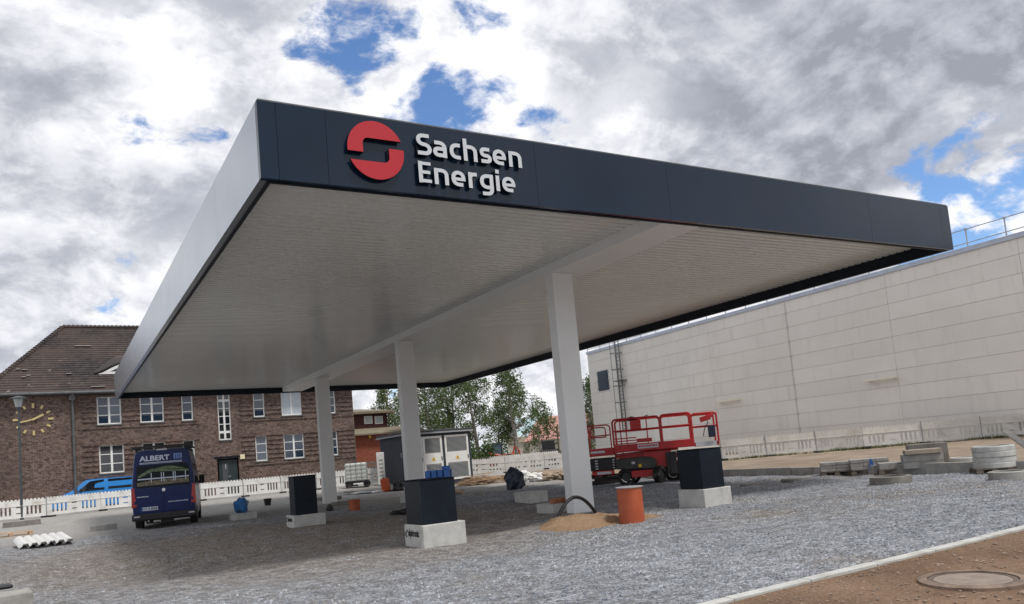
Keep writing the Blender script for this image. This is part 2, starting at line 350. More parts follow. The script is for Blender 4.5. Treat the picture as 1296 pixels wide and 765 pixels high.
# ------------------------------------------------------------------ mesh helpers
class B:
    def __init__(s): s.v = []; s.f = []; s.mi = []
    def add(s, vs, fs, mi=0):
        o = len(s.v); s.v += [tuple(p) for p in vs]; s.f += [[i+o for i in f] for f in fs]; s.mi += [mi]*len(fs); return s
    def box(s, x0, x1, y0, y1, z0, z1, mi=0):
        return s.add([(x0,y0,z0),(x1,y0,z0),(x1,y1,z0),(x0,y1,z0),(x0,y0,z1),(x1,y0,z1),(x1,y1,z1),(x0,y1,z1)],
                     [(0,3,2,1),(4,5,6,7),(0,1,5,4),(1,2,6,5),(2,3,7,6),(3,0,4,7)], mi)
    def obox(s, c, size, M=None, mi=0):
        hx, hy, hz = [k/2 for k in size]; M = M or Matrix.Identity(3)
        vs = [Vector(c) + M @ Vector((x*hx, y*hy, z*hz)) for z in (-1,1) for x, y in ((-1,-1),(1,-1),(1,1),(-1,1))]
        return s.add(vs, [(0,3,2,1),(4,5,6,7),(0,1,5,4),(1,2,6,5),(2,3,7,6),(3,0,4,7)], mi)
    def cyl(s, p0, p1, r0, r1=None, n=12, caps=True, mi=0):
        r1 = r0 if r1 is None else r1
        p0 = Vector(p0); p1 = Vector(p1); d = (p1-p0).normalized()
        a = d.orthogonal().normalized(); b = d.cross(a)
        vs = []
        for p, r in ((p0, r0), (p1, r1)):
            for i in range(n):
                t = 2*math.pi*i/n; vs.append(p + a*(r*math.cos(t)) + b*(r*math.sin(t)))
        fs = [(i, (i+1) % n, n+(i+1) % n, n+i) for i in range(n)]
        if caps: fs += [tuple(range(n-1, -1, -1)), tuple(range(n, 2*n))]
        return s.add(vs, fs, mi)
    def tube(s, path, r, n=8, mi=0):
        P = [Vector(p) for p in path]; vs = []; fs = []
        rs = r if isinstance(r, (list, tuple)) else [r]*len(P)
        ref = None
        for i, p in enumerate(P):
            d = (P[min(i+1, len(P)-1)] - P[max(i-1, 0)]).normalized()
            a = d.orthogonal().normalized() if ref is None else (ref - d*ref.dot(d)).normalized()
            ref = a; b = d.cross(a)
            for k in range(n):
                t = 2*math.pi*k/n; vs.append(p + (a*math.cos(t) + b*math.sin(t))*rs[i])
        for i in range(len(P)-1):
            for k in range(n): fs.append((i*n+k, i*n+(k+1) % n, (i+1)*n+(k+1) % n, (i+1)*n+k))
        fs += [tuple(range(n-1, -1, -1)), tuple((len(P)-1)*n+k for k in range(n))]
        return s.add(vs, fs, mi)
    def prism(s, poly, fn, d0, d1, mi=0, side=None):   # poly: ccw 2-D outline, fn(a, b, d) -> point
        n = len(poly)
        vs = [fn(a, b, d0) for a, b in poly] + [fn(a, b, d1) for a, b in poly]
        s.add(vs, [tuple(range(n)), tuple(range(2*n-1, n-1, -1))], mi)
        o = len(s.v)-2*n
        fs = [(o+(i+1) % n, o+i, o+n+i, o+n+(i+1) % n) for i in range(n)]
        s.f += [list(f) for f in fs]; s.mi += [side if side is not None else mi]*n
        return s
    def lathe(s, prof, c=(0,0,0), n=24, mi=0, closed=True):
        m = len(prof); vs = []
        for i in range(n):
            t = 2*math.pi*i/n
            for r, z in prof: vs.append((c[0]+r*math.cos(t), c[1]+r*math.sin(t), c[2]+z))
        fs = []
        for i in range(n):
            j = (i+1) % n
            for k in range(m if closed else m-1):
                l = (k+1) % m; fs.append((i*m+k, j*m+k, j*m+l, i*m+l))
        return s.add(vs, fs, mi)
    def blob(s, c, r, seed=0, amp=0.18, sub=3, flat=None, mi=0):
        bm = bmesh.new(); bmesh.ops.create_icosphere(bm, subdivisions=sub, radius=1)
        from mathutils import noise
        vs = []
        for v in bm.verts:
            k = 1 + amp*noise.noise(v.co*2.1 + Vector((seed*3.1, seed, 0))) + amp*.5*noise.noise(v.co*5 + Vector((seed, 0, 9)))
            p = Vector((v.co.x*r[0]*k, v.co.y*r[1]*k, v.co.z*r[2]*k)) + Vector(c)
            if flat is not None: p.z = max(p.z, flat)
            vs.append(p)
        fs = [[v.index for v in f.verts] for f in bm.faces]; bm.free()
        return s.add(vs, fs, mi)

def setp(o, label=None, cat=None, group=None, kind=None):
    for k, v in (('label', label), ('category', cat), ('group', group), ('kind', kind)):
        if v: o[k] = v
    return o
def mesh(name, b, mats, parent=None, smooth=False, bevel=0.0, loc=None, rz=0.0):
    me = bpy.data.meshes.new(name); me.from_pydata(b.v, [], b.f)
    ms = mats if isinstance(mats, (list, tuple)) else [mats]
    for m in ms: me.materials.append(m)
    if len(ms) > 1:
        for i, p in enumerate(me.polygons): p.material_index = b.mi[i]
    bm = bmesh.new(); bm.from_mesh(me); bmesh.ops.recalc_face_normals(bm, faces=bm.faces); bm.to_mesh(me); bm.free()
    if smooth:
        for p in me.polygons: p.use_smooth = True
        try: me.set_sharp_from_angle(angle=R(35))
        except Exception: pass
    me.update()
    o = bpy.data.objects.new(name, me); COL.objects.link(o)
    if parent: o.parent = parent
    if loc is not None: o.location = loc
    if rz: o.rotation_euler.z = rz
    if bevel:
        md = o.modifiers.new('Bevel', 'BEVEL'); md.width = bevel; md.segments = 2; md.limit_method = 'ANGLE'; md.angle_limit = R(40)
    return o
def thing(name, label, cat, loc=(0,0,0), rz=0.0, group=None):
    o = bpy.data.objects.new(name, None); COL.objects.link(o); o.location = loc; o.rotation_euler.z = rz; o.empty_display_size = 0.3
    return setp(o, label, cat, group)
def inst(name, src, parent, loc=None):
    o = src.copy(); o.name = name; COL.objects.link(o)
    if parent: o.parent = parent
    if loc is not None: o.location = loc
    return o
def copy_tree(o, parent=None):
    c = o.copy(); COL.objects.link(c)
    if parent: c.parent = parent
    for ch in list(o.children): copy_tree(ch, c)
    return c
def text_mesh(s, size, depth, offset=0.0, mats=None, name='letter', parent=None):
    cu = bpy.data.curves.new('t', 'FONT'); cu.body = s; cu.size = size; cu.extrude = depth; cu.offset = offset; cu.resolution_u = 4
    o = bpy.data.objects.new('t', cu); COL.objects.link(o)
    dg = bpy.context.evaluated_depsgraph_get(); me = bpy.data.meshes.new_from_object(o.evaluated_get(dg))
    bpy.data.objects.remove(o); bpy.data.curves.remove(cu)
    me.materials.clear()
    for m in mats: me.materials.append(m)
    if len(mats) > 1:
        for p in me.polygons: p.material_index = 0 if abs(p.normal.z) > 0.7 else 1
    else:
        for p in me.polygons: p.material_index = 0
    r = bpy.data.objects.new(name, me); COL.objects.link(r)
    if parent: r.parent = parent
    return r
def smooth01(a, b, x):
    t = max(0, min(1, (x-a)/(b-a))); return t*t*(3-2*t)

# ------------------------------------------------------------------ ground
from mathutils import noise as mnoise
KB0 = at_z(918, 604); KB1 = at_z(1040, 602)                # foot of the kerb wall on the right
KD = (KB1-KB0).normalized(); KN = Vector((KD.y, -KD.x, 0))
if KN.x < 0: KN = -KN
def bank_side(x, y): return (Vector((x, y, 0))-KB0).dot(KN)
def gz(x, y):
    z = 0.33*smooth01(38.5, 43.5, y)*(1-smooth01(22, 28, x)) + 0.42*smooth01(46, 54, y)*smooth01(14, 20, x)
    if y > 6.0:
        w = smooth01(6.0, 8.0, y)*(1-smooth01(30, 38, y))
        q = x*.80+y*.60; k = -x*.60+y*.80                      # ruts run from the lower left towards the lift
        rut = math.sin(k*3.7+1.6*mnoise.noise(Vector((q*.12, k*.2, 5))))*max(0, .25+mnoise.noise(Vector((q*.16, k*.35, 9))))
        z += w*(0.045*mnoise.noise(Vector((x*.45, y*.45, 0))) + 0.035*mnoise.noise(Vector((x*1.3, y*1.3, 4))) + .055*rut)
    return z
def drop(p): return Vector((p[0], p[1], gz(p[0], p[1])))
def build_ground():
    xs = [-900, -300, -120, -60, -40, -25] + [-18+.25*i for i in range(225)] + [42, 48, 55, 65, 80, 120, 300, 900]
    ys = [-300, -60, -20, -6, 0, 3, 4.5, 5.0] + [5.1+.25*i for i in range(200)] + [58, 62, 70, 85, 120, 300, 1500]
    b = B(); vs = [(x, y, gz(x, y)) for y in ys for x in xs]; n = len(xs)
    b.add(vs, [(j*n+i, j*n+i+1, (j+1)*n+i+1, (j+1)*n+i) for j in range(len(ys)-1) for i in range(n-1)])
    setp(mesh('ground', b, GRAVEL, smooth=True), kind='structure')
    # brown strip on the near side of the edging
    b = B(); xs = [-30 + i*.6 for i in range(110)]; ys = [-6+.5*j for j in range(22)] + [4.93]
    n = len(xs)
    b.add([(x, y, 0.02+.012*mnoise.noise(Vector((x*.8, y*.8, 2)))) for y in ys for x in xs], [(j*n+i, j*n+i+1, (j+1)*n+i+1, (j+1)*n+i) for j in range(len(ys)-1) for i in range(n-1)])
    setp(mesh('soil_strip', b, SOIL, smooth=True), kind='structure')
    # bank behind the kerb wall
    b = B(); vs = []; nn = 60
    for j in range(nn):
        for i in range(90):
            p = KB0 + KD*(-22 + i*.9) + KN*(0.12 + (j**1.25)*.14)
            e = 1-smooth01(0, 10, -(i*.9-22)) if False else 1
            z = 0.21 + .05*mnoise.noise(Vector((p.x*.6, p.y*.6, 8))) + .03*mnoise.noise(Vector((p.x*2, p.y*2, 1)))
            vs.append((p.x, p.y, z))
    b.add(vs, [(j*90+i, j*90+i+1, (j+1)*90+i+1, (j+1)*90+i) for j in range(nn-1) for i in range(89)])
    setp(mesh('soil_bank', b, BANK, smooth=True), kind='structure')
build_ground()

def build_edging():
    k = thing('edging_kerb', 'long pale flush edging kerb between grey gravel and brown strip', 'kerb', (0, 5.0, 0))
    L = 1.0; first = None
    for i in range(34):
        x = -8 + i*L
        if first is None:
            b = B(); b.box(.004, L-.004, -.06, .06, -.1, .045); first = mesh('kerb_stone', b, CONCL, k, bevel=.006); first.location = (x, 0, 0)
        else: inst('kerb_stone', first, k, (x, 0, random.uniform(-.004, .004)))
    w = thing('kerb_wall', 'low grey concrete kerb wall holding back the soil bank', 'kerb', KB0, math.atan2(KD.y, KD.x))
    first = None
    for i in range(22):
        if first is None:
            b = B(); b.box(.006, 1.494, 0, .14, -.1, .255); first = mesh('kerb_stone', b, CONC, w, bevel=.01); first.location = (-6+i*1.5, 0, 0)
        else: inst('kerb_stone', first, w, (-6+i*1.5, random.uniform(-.01, .01), random.uniform(-.01, .01)))
build_edging()

def build_stones():
    b = B(); xs = [-6+.25*i for i in range(131)]; ys = [5.1+.25*j for j in range(88)]
    vs = [(x, y, gz(x, y)-.004) for y in ys for x in xs]; m = len(xs); fs = []
    for j in range(len(ys)-1):
        for i in range(m-1):
            p = Vector((xs[i], ys[j], 0)) - EYEP; zc = p.dot(_F)          # only a little beyond what the frame takes in
            if zc < 3: continue
            u = 648+F_PX*p.dot(_R)/zc; v = CY-F_PX*p.dot(_U)/zc
            if -150 < u < 1450 and v < 900: fs.append((j*m+i, j*m+i+1, (j+1)*m+i+1, (j+1)*m+i))
    b.add(vs, fs)
    o = setp(mesh('gravel', b, GRAVEL), 'loose crushed grey gravel covering the yard', None, None, 'stuff')
    at = o.data.attributes.new('dens', 'FLOAT', 'POINT')
    for i, (x, y, z) in enumerate(vs):
        wv = ((x-4.2)/7.0)**2+((y-17.5)/7.5)**2+.9*mnoise.noise(Vector((x*.5, y*.5, 6)))+.5*mnoise.noise(Vector((x*1.4, y*1.4, 2)))
        pt = mnoise.noise(Vector((x*.35, y*.6, 11)))
        at.data[i].value = (25+330*smooth01(.55, 1.6, wv))*(1-.85*smooth01(.05, .38, pt))
    ng = bpy.data.node_groups.new('scatter_stones', 'GeometryNodeTree')
    ng.interface.new_socket('Geometry', in_out='INPUT', socket_type='NodeSocketGeometry')
    ng.interface.new_socket('Geometry', in_out='OUTPUT', socket_type='NodeSocketGeometry')
    N = ng.nodes; L = ng.links
    gi = N.new('NodeGroupInput'); go = N.new('NodeGroupOutput')
    dp = N.new('GeometryNodeDistributePointsOnFaces'); dp.distribute_method = 'RANDOM'
    na = N.new('GeometryNodeInputNamedAttribute'); na.data_type = 'FLOAT'; na.inputs['Name'].default_value = 'dens'
    L.new(na.outputs[0], dp.inputs['Density'])
    ic = N.new('GeometryNodeMeshIcoSphere'); ic.inputs['Radius'].default_value = 1; ic.inputs['Subdivisions'].default_value = 1
    sm = N.new('GeometryNodeSetMaterial'); sm.inputs['Material'].default_value = STONE
    ip = N.new('GeometryNodeInstanceOnPoints')
    rr = N.new('FunctionNodeRandomValue'); rr.data_type = 'FLOAT_VECTOR'
    rr.inputs[0].default_value = (0, 0, 0); rr.inputs[1].default_value = (6.28, 6.28, 6.28)
    rs = N.new('FunctionNodeRandomValue'); rs.data_type = 'FLOAT_VECTOR'; rs.inputs['Seed'].default_value = 3
    rs.inputs[0].default_value = (.55, .45, .35); rs.inputs[1].default_value = (1.1, .9, .7)
    rz_ = N.new('FunctionNodeRandomValue'); rz_.data_type = 'FLOAT'; rz_.inputs['Seed'].default_value = 21
    pw = N.new('ShaderNodeMath'); pw.operation = 'POWER'; pw.inputs[1].default_value = 3.0
    mz = N.new('ShaderNodeMath'); mz.operation = 'MULTIPLY_ADD'; mz.inputs[1].default_value = .026; mz.inputs[2].default_value = .009
    vm = N.new('ShaderNodeVectorMath'); vm.operation = 'SCALE'
    L.new(rz_.outputs[1], pw.inputs[0]); L.new(pw.outputs[0], mz.inputs[0]); L.new(rs.outputs[0], vm.inputs[0]); L.new(mz.outputs[0], vm.inputs['Scale'])
    rc = N.new('FunctionNodeRandomValue'); rc.data_type = 'FLOAT'; rc.inputs['Seed'].default_value = 9
    st = N.new('GeometryNodeStoreNamedAttribute'); st.data_type = 'FLOAT'; st.domain = 'INSTANCE'; st.inputs['Name'].default_value = 'shade'
    jn = N.new('GeometryNodeJoinGeometry')
    L.new(gi.outputs[0], dp.inputs[0]); L.new(dp.outputs['Points'], ip.inputs['Points'])
    L.new(ic.outputs[0], sm.inputs['Geometry']); L.new(sm.outputs[0], ip.inputs['Instance'])
    L.new(rr.outputs[0], ip.inputs['Rotation']); L.new(vm.outputs[0], ip.inputs['Scale'])
    L.new(ip.outputs[0], st.inputs['Geometry'])
    nz = N.new('ShaderNodeTexNoise'); nz.inputs['Scale'].default_value = .55; nz.inputs['Detail'].default_value = 4
    m1 = N.new('ShaderNodeMath'); m1.operation = 'MULTIPLY_ADD'; m1.inputs[1].default_value = 2.0; m1.inputs[2].default_value = -1.04
    m2 = N.new('ShaderNodeMath'); m2.operation = 'MULTIPLY_ADD'; m2.inputs[1].default_value = .8
    ps = N.new('GeometryNodeInputPosition'); L.new(ps.outputs[0], nz.inputs['Vector'])
    L.new(nz.outputs[0], m1.inputs[0]); L.new(rc.outputs[1], m2.inputs[0]); L.new(m1.outputs[0], m2.inputs[2]); L.new(m2.outputs[0], st.inputs['Value'])
    L.new(st.outputs[0], jn.inputs[0])
    L.new(jn.outputs[0], go.inputs[0])
    md = o.modifiers.new('Scatter', 'NODES'); md.node_group = ng
build_stones()

# ------------------------------------------------------------------ canopy
X0, X1, Y0, Y1, ZB, ZT = 2.521, 18.905, 10.204, 38.488, 5.401, 6.489
ZS = 5.66
def build_canopy():
    c = thing('station_canopy', 'large dark charging station canopy with white ribbed underside on three white columns, red round emblem', 'canopy', (X0, Y0, 0))
    W = X1-X0; D = Y1-Y0; T = .10
    fx = [0] + [on_y(u, v, Y0).x-X0 for u, v in ((351, 180), (414, 190), (679, 225), (846, 245), (1101, 275))] + [on_y(1191, 280, Y0).x-X0] + [W]
    g = .0025
    for a, e in zip(fx[:-1], fx[1:]):
        b = B(); b.box(a+(g if a else 0), e-(g if e < W else 0), 0, T, ZB, ZT); mesh('fascia_panel', b, ANTH, c)
    n = 9
    for i in range(n):
        a = T+.004+(D-2*T-.008)*i/n; e = T+.004+(D-2*T-.008)*(i+1)/n
        for x0, x1 in ((0, T), (W-T, W)):
            b = B(); b.box(x0, x1, a+g, e-g, ZB, ZT); mesh('fascia_panel', b, SKYSH if x0 == 0 else ANTH, c)
    n = 5
    for i in range(n):
        b = B(); b.box(W*i/n+(g if i else 0), W*(i+1)/n-(g if i < n-1 else 0), D-T, D, ZB, ZT); mesh('fascia_panel', b, ANTH, c)
    # black closing trim behind joints and along the lower edge
    b = B()
    b.box(T+.01, W-T-.01, T+.002, T+.06, ZB-.012, ZT-.03); b.box(T+.01, W-T-.01, D-T-.06, D-T-.002, ZB-.012, ZT-.03)
    b.box(T+.002, T+.06, T+.064, D-T-.064, ZB-.012, ZT-.03); b.box(W-T-.06, W-T-.002, T+.064, D-T-.064, ZB-.012, ZT-.03)
    mesh('edge_trim', b, ANTHM, c)
    b = B(); b.box(.02, W-.02, .02, D-.02, ZT+.004, ZT+.03); mesh('roof_sheet', b, ZINC, c)
    # beam
    col_x = 9.88-X0; cw = .56; cd_ = .30
    bl = col_x-.004; br = col_x+.95
    b = B(); b.box(bl, br, T+.07, D-T-.07, ZS-.22, ZT-.05); mesh('ceiling_beam', b, WHITEP, c, bevel=.006)
    # ribbed soffit sheets, ribs across the bay
    per = .2
    for xa, xb in ((T+.06, bl-.003), (br+.003, W-T-.06)):
        prof = []; y = T+.06
        while y < D-T-.06-per:
            prof += [(y, 0), (y+.12, 0), (y+.135, .045), (y+.185, .045)]; y += per
        prof += [(y, 0), (D-T-.06, 0)]
        b = B(); vs = []
        for yy, dz in prof: vs += [(xa, yy, ZS+dz), (xb, yy, ZS+dz)]
        b.add(vs, [(2*i, 2*i+1, 2*i+3, 2*i+2) for i in range(len(prof)-1)])
        mesh('ribbed_soffit', b, SOFF, c)
    for yc in (14.25, 23.45, 32.65):
        b = B(); b.box(col_x, col_x+cw, yc-Y0, yc-Y0+cd_, -.25, ZS-.223); o = mesh('column', b, WHITEP, c, bevel=.012)
        b = B(); b.box(col_x-.0-.012, col_x+cw+.012, yc-Y0-.012, yc-Y0+cd_+.012, ZS-.26, ZS-.226); mesh('collar', b, WHITEP, o)
    # emblem : two interlocking halves standing proud of the fascia
    L_, Rr, Tt, Bb = on_y(439.8, 190, Y0-.08), on_y(510.7, 192, Y0-.08), on_y(474, 154, Y0-.08), on_y(478, 227.4, Y0-.08)
    cx = (L_.x+Rr.x)/2-X0; rx = (Rr.x-L_.x)/2; cz = (Tt.z+Bb.z)/2; rr = (Tt.z-Bb.z)/2
    k, h, ft = .46, .40, -.11
    def half(sgn):
        pts = []
        a0 = math.asin(h); a1 = math.pi - math.asin(ft)
        for i in range(33): t = a0+(a1-a0)*i/32; pts.append((math.cos(t), math.sin(t)))
        pts += [(-k, ft)]
        for i in range(7): t = math.pi - (math.pi/2)*i/6; pts.append((-k+.2+.2*math.cos(t), h-.2+.2*math.sin(t)))
        return [(x*sgn, y*sgn) for x, y in pts]
    for s in (1, -1):
        b = B(); b.prism(half(s), lambda a, z, d: (cx+a*rx, d, cz+z*rr), -.085, -.035, 0, 1)
        o = mesh('emblem_half', b, [RED_SIGN, ANTHM], c)
        b = B(); b.prism([(x*.9, y*.9+(.02*s)) for x, y in half(s)], lambda a, z, d: (cx+a*rx, d, cz+z*rr), -.035, -.001); mesh('spacer', b, ANTHM, o)
    # lettering : squarish bold sans drawn as strokes
    G = {'S': [([(.58,.90),(.10,.90),(.10,.53),(.58,.47),(.58,.10),(.05,.10)], .2)], 'a': [([(.09,.67),(.54,.67),(.54,0)], .22), ([(.54,.395),(.10,.395),(.10,.10),(.54,.10)], .15)],
         'c': [([(.50,.67),(.10,.67),(.10,.10),(.50,.10)], .25)], 'h': [([(.10,1.04),(.10,0)], 0), ([(.10,.67),(.56,.67),(.56,0)], .22)], 's': [([(.48,.67),(.10,.67),(.10,.385),(.48,.355),(.48,.10),(.06,.10)], .14)],
         'e': [([(.56,.35),(.56,.67),(.10,.67),(.10,.10),(.53,.10)], .24), ([(.12,.355),(.65,.355)], 0)], 'n': [([(.10,.76),(.10,0)], 0), ([(.10,.67),(.56,.67),(.56,0)], .22)], 'E': [([(.10,1.0),(.10,0)], 0), ([(.10,.905),(.56,.905)], 0), ([(.10,.5),(.52,.5)], 0), ([(.10,.095),(.56,.095)], 0)],
         'r': [([(.10,.76),(.10,0)], 0), ([(.10,.50),(.16,.67),(.42,.67)], .12)], 'g': [([(.56,.67),(.10,.67),(.10,.12),(.56,.12)], .25), ([(.56,.76),(.56,-.19),(.10,-.19)], .22)], 'i': [([(.10,.76),(.10,0)], 0), ([(.10,1.05),(.10,.86)], 0)]}
    def rounded(pts, rad):
        if rad == 0 or len(pts) < 3: return [Vector(p) for p in pts]
        P = [Vector(p) for p in pts]; out = [P[0]]
        for i in range(1, len(P)-1):
            d0 = P[i-1]-P[i]; d1 = P[i+1]-P[i]; l0 = min(rad, d0.length*(.5 if i > 1 else .9)); l1 = min(rad, d1.length*(.5 if i < len(P)-2 else .9))
            A = P[i]+d0.normalized()*l0; C_ = P[i]+d1.normalized()*l1
            for k in range(9): q = k/8; out.append(A*(1-q)**2+(P[i]*.86+(A+C_)*.07)*2*q*(1-q)+C_*q*q)
        out.append(P[-1]); res = [out[0]]
        for p in out[1:]:
            if (p-res[-1]).length > 1e-3: res.append(p)
        return res
    for word, ul, vb, ur, cap in (('Sachsen', 527.6, 195.5, 661, 27.5), ('Energie', 530.5, 230.8, 653.6, 27.0)):
        pl = on_y(ul, vb, Y0-.08); pr = on_y(ur, vb+(ur-ul)*.115, Y0-.08)
        H = on_y(ul, vb-cap, Y0-.08).z-pl.z; wst = .172
        wid = {ch: max(p[0] for st_, _ in G[ch] for p in st_)+.10 for ch in G}
        for ch in 'Sces': wid[ch] -= .075
        for ch in 'rE': wid[ch] -= .085
        gap = .105; tot = sum(wid[ch] for ch in word)+gap*(len(word)-1); sx = (pr.x-pl.x)/(tot*H); x = 0
        for ch in word:
            b = B()
            for si, (pts, rad) in enumerate(G[ch]):
                cl = rounded(pts, rad); nn = len(cl); lf = []; rt = []
                for i in range(nn):
                    d0 = (cl[i]-cl[i-1]).normalized() if i else None; d1 = (cl[i+1]-cl[i]).normalized() if i < nn-1 else None
                    d = ((d0 or d1)+(d1 or d0)).normalized(); nrm = Vector((-d.y, d.x)); k = 1/max(.6, nrm.dot(Vector((-(d1 or d0).y, (d1 or d0).x)))); w2 = wst/2*k
                    if len(pts) == 2 and abs(d.x) > .9: w2 *= .86
                    lf.append(cl[i]+nrm*w2); rt.append(cl[i]-nrm*w2)
                y0 = -.082-.0012*si; y1 = -.034; vs = []
                for p in lf+rt: vs.append(((x+p.x)*H*sx, y0, p.y*H))
                for p in lf+rt: vs.append(((x+p.x)*H*sx, y1, p.y*H))
                m = 2*nn
                b.add(vs, [(i, i+1, nn+i+1, nn+i) for i in range(nn-1)], 0)
                o_ = len(b.v)-2*m
                fs = [(m+i, m+nn+i, m+nn+i+1, m+i+1) for i in range(nn-1)]+[(i, m+i, m+i+1, i+1) for i in range(nn-1)]+[(nn+i, nn+i+1, m+nn+i+1, m+nn+i) for i in range(nn-1)]+[(0, nn, m+nn, m), (nn-1, m+nn-1, m+2*nn-1, 2*nn-1)]
                b.f += [[q+o_ for q in f] for f in fs]; b.mi += [1]*len(fs)
            o = mesh('letter', b, [WHT_SIGN, ANTHM], c, loc=(pl.x-X0, 0, pl.z))
            b = B(); b.box((x+.04)*H*sx, (x+min(.16, wid[ch]-.02))*H*sx, -.033, -.001, .1*H, .6*H); mesh('spacer', b, ANTHM, o)
            x += wid[ch]+gap
    return c
build_canopy()

# ------------------------------------------------------------------ charger foundations and cover boxes
def plinth(fl, rz, wl, dl, h, label, mark=False, group='concrete charger foundations'):
    t = thing('concrete_plinth', label, 'plinth', fl, rz, group)
    b = B(); b.box(0, wl, 0, dl, -.08, h); mesh('block', b, CONCL, t, bevel=.018)
    if mark:
        tx = text_mesh('alpitronic', .17, .002, .004, [BLK], 'print', t)
        w = max(v.co.x for v in tx.data.vertices); s = min(1.0, .58*dl/w)
        for v in tx.data.vertices: v.co.x *= s
        tx.rotation_euler = (R(90), 0, R(-90)); tx.location = (-.004, dl*.78, h*.5)
        b = B()
        pts = [(-.003, dl*.86+.05*math.sin(i*.7), h*.45+.02*i) for i in range(7)]
        b.tube(pts, .012, 5); mesh('squiggle', b, BLK, t)
    return t
def cover(fl, rz, wl, dl, h, label, group='dark cover boxes'):
    t = thing('cover_box', label, 'box', fl, rz, group)
    b = B(); b.box(0, wl, 0, dl, 0, h); mesh('shell', b, ANTHM, t, bevel=.008)
    b = B(); b.box(-.012, wl+.012, -.012, dl+.012, h+.001, h+.02); mesh('lid', b, mat('matt_lid', (.010, .014, .020), .95, spec=.05), t, bevel=.004)
    return t
# (corner px, width, depth, height) front-left corner on the ground
def charger(u, v, wl, dl, h, bh, inset, lp, lc, mark):
    p = at_z(u, v); plinth(p, 0, wl, dl, h, lp, mark)
    if lc:
        iw, idp, er = inset
        cover((p.x+iw, p.y+idp, h+.002), 0, wl-iw-er, dl-2*idp, bh, lc)
charger(537, 695.5, .80, .80, .385, .735, (.04, .05, .12), 'pale concrete plinth with black lettering under the middle dark cover box', 'dark cover box in front of the middle column, with blue offcuts behind it', True)
charger(372.5, 668.5, .86, .78, .31, 1.02, (.09, .12, .17), 'pale concrete plinth under the tall narrow dark cover box left of the far column', 'tall narrow dark cover box left of the far column', True)
charger(893, 642.5, .78, .78, .365, .81, (.04, .05, .12), 'pale concrete plinth right of the orange pipe under the dark cover box', 'dark cover box right of the orange pipe, in front of the red lift', False)
charger(697-26, 637, .62, .85, .30, 0, (0, 0, 0), 'pale concrete plinth carrying a dark wrapped charger stub behind the nearest column', None, False)
charger(293, 658.5, .88, .6, .22, 0, (0, 0, 0), 'low grey concrete plinth with a bright blue wrapped stub beside the dark van', None, False)
charger(517, 637, .6, .8, .28, 0, (0, 0, 0), 'grey concrete plinth half hidden behind the middle cover box', None, False)
charger(700, 650, .7, .7, .20, 0, (0, 0, 0), 'low concrete plinth carrying bricks behind the nearest column', None, False)

def wrap(u, v, w, h, m, label, z0):
    p = at_z(u, v, z0); t = thing('wrapped_stub', label, 'wrapped post', p)
    b = B(); b.blob((0, 0, h*.5), (w/2, w/2, h*.56), seed=u*.13, amp=.35, flat=0.0); mesh('wrapping', b, m, t, smooth=True)
    b = B(); b.tube([(w*.36*math.cos(a), w*.36*math.sin(a), h*.16) for a in [i*math.pi/6 for i in range(13)]], .02, 5); mesh('tie', b, BLK, t)
wrap(652, 620, .62, .66, NAVYW, 'dark blue wrapped charger stub on a concrete plinth behind the nearest column', .30)
wrap(306, 649, .48, .50, BLUEW, 'bright blue wrapped stub on the low plinth beside the dark van', .22)

def bits():
    # blue offcuts behind the middle cover box
    p = at_d(541, 640, 17.2); t = thing('blue_crate_stack', 'bright blue plastic crates stacked behind the middle dark cover box', 'crates', (p.x, p.y, 0), -YAW)
    for k in range(4):
        b = B()
        for i in range(4): b.box(i*.138, i*.138+.115, 0, .4, k*.31, k*.31+.29)
        b.box(-.01, .56, .405, .44, k*.31, k*.31+.295); mesh('crate', b, BLUEB, t, bevel=.01)
    b = B(); b.box(.38, .55, .05, .25, 1.225, 1.30); mesh('lid', b, BLUEB, t, bevel=.01)
    # bricks on the low plinth behind the nearest column
    q = at_z(700, 650)
    for i, (dx, dy) in enumerate(((.14, .1), (.40, .08), (.42, .36))):
        b = B(); b.box(0, .22, 0, .22, 0, .10); o = mesh('clay_brick', b, mat('clay', (.36, .15, .08), .9, var=.3), None, bevel=.008, loc=(q.x+dx, q.y+dy, .203), rz=.1*i)
        setp(o, ('left brown clay block', 'right front brown clay block', 'right rear brown clay block')[i]+' lying on the low plinth behind the nearest column', 'brick', 'clay blocks on the low plinth')
bits()

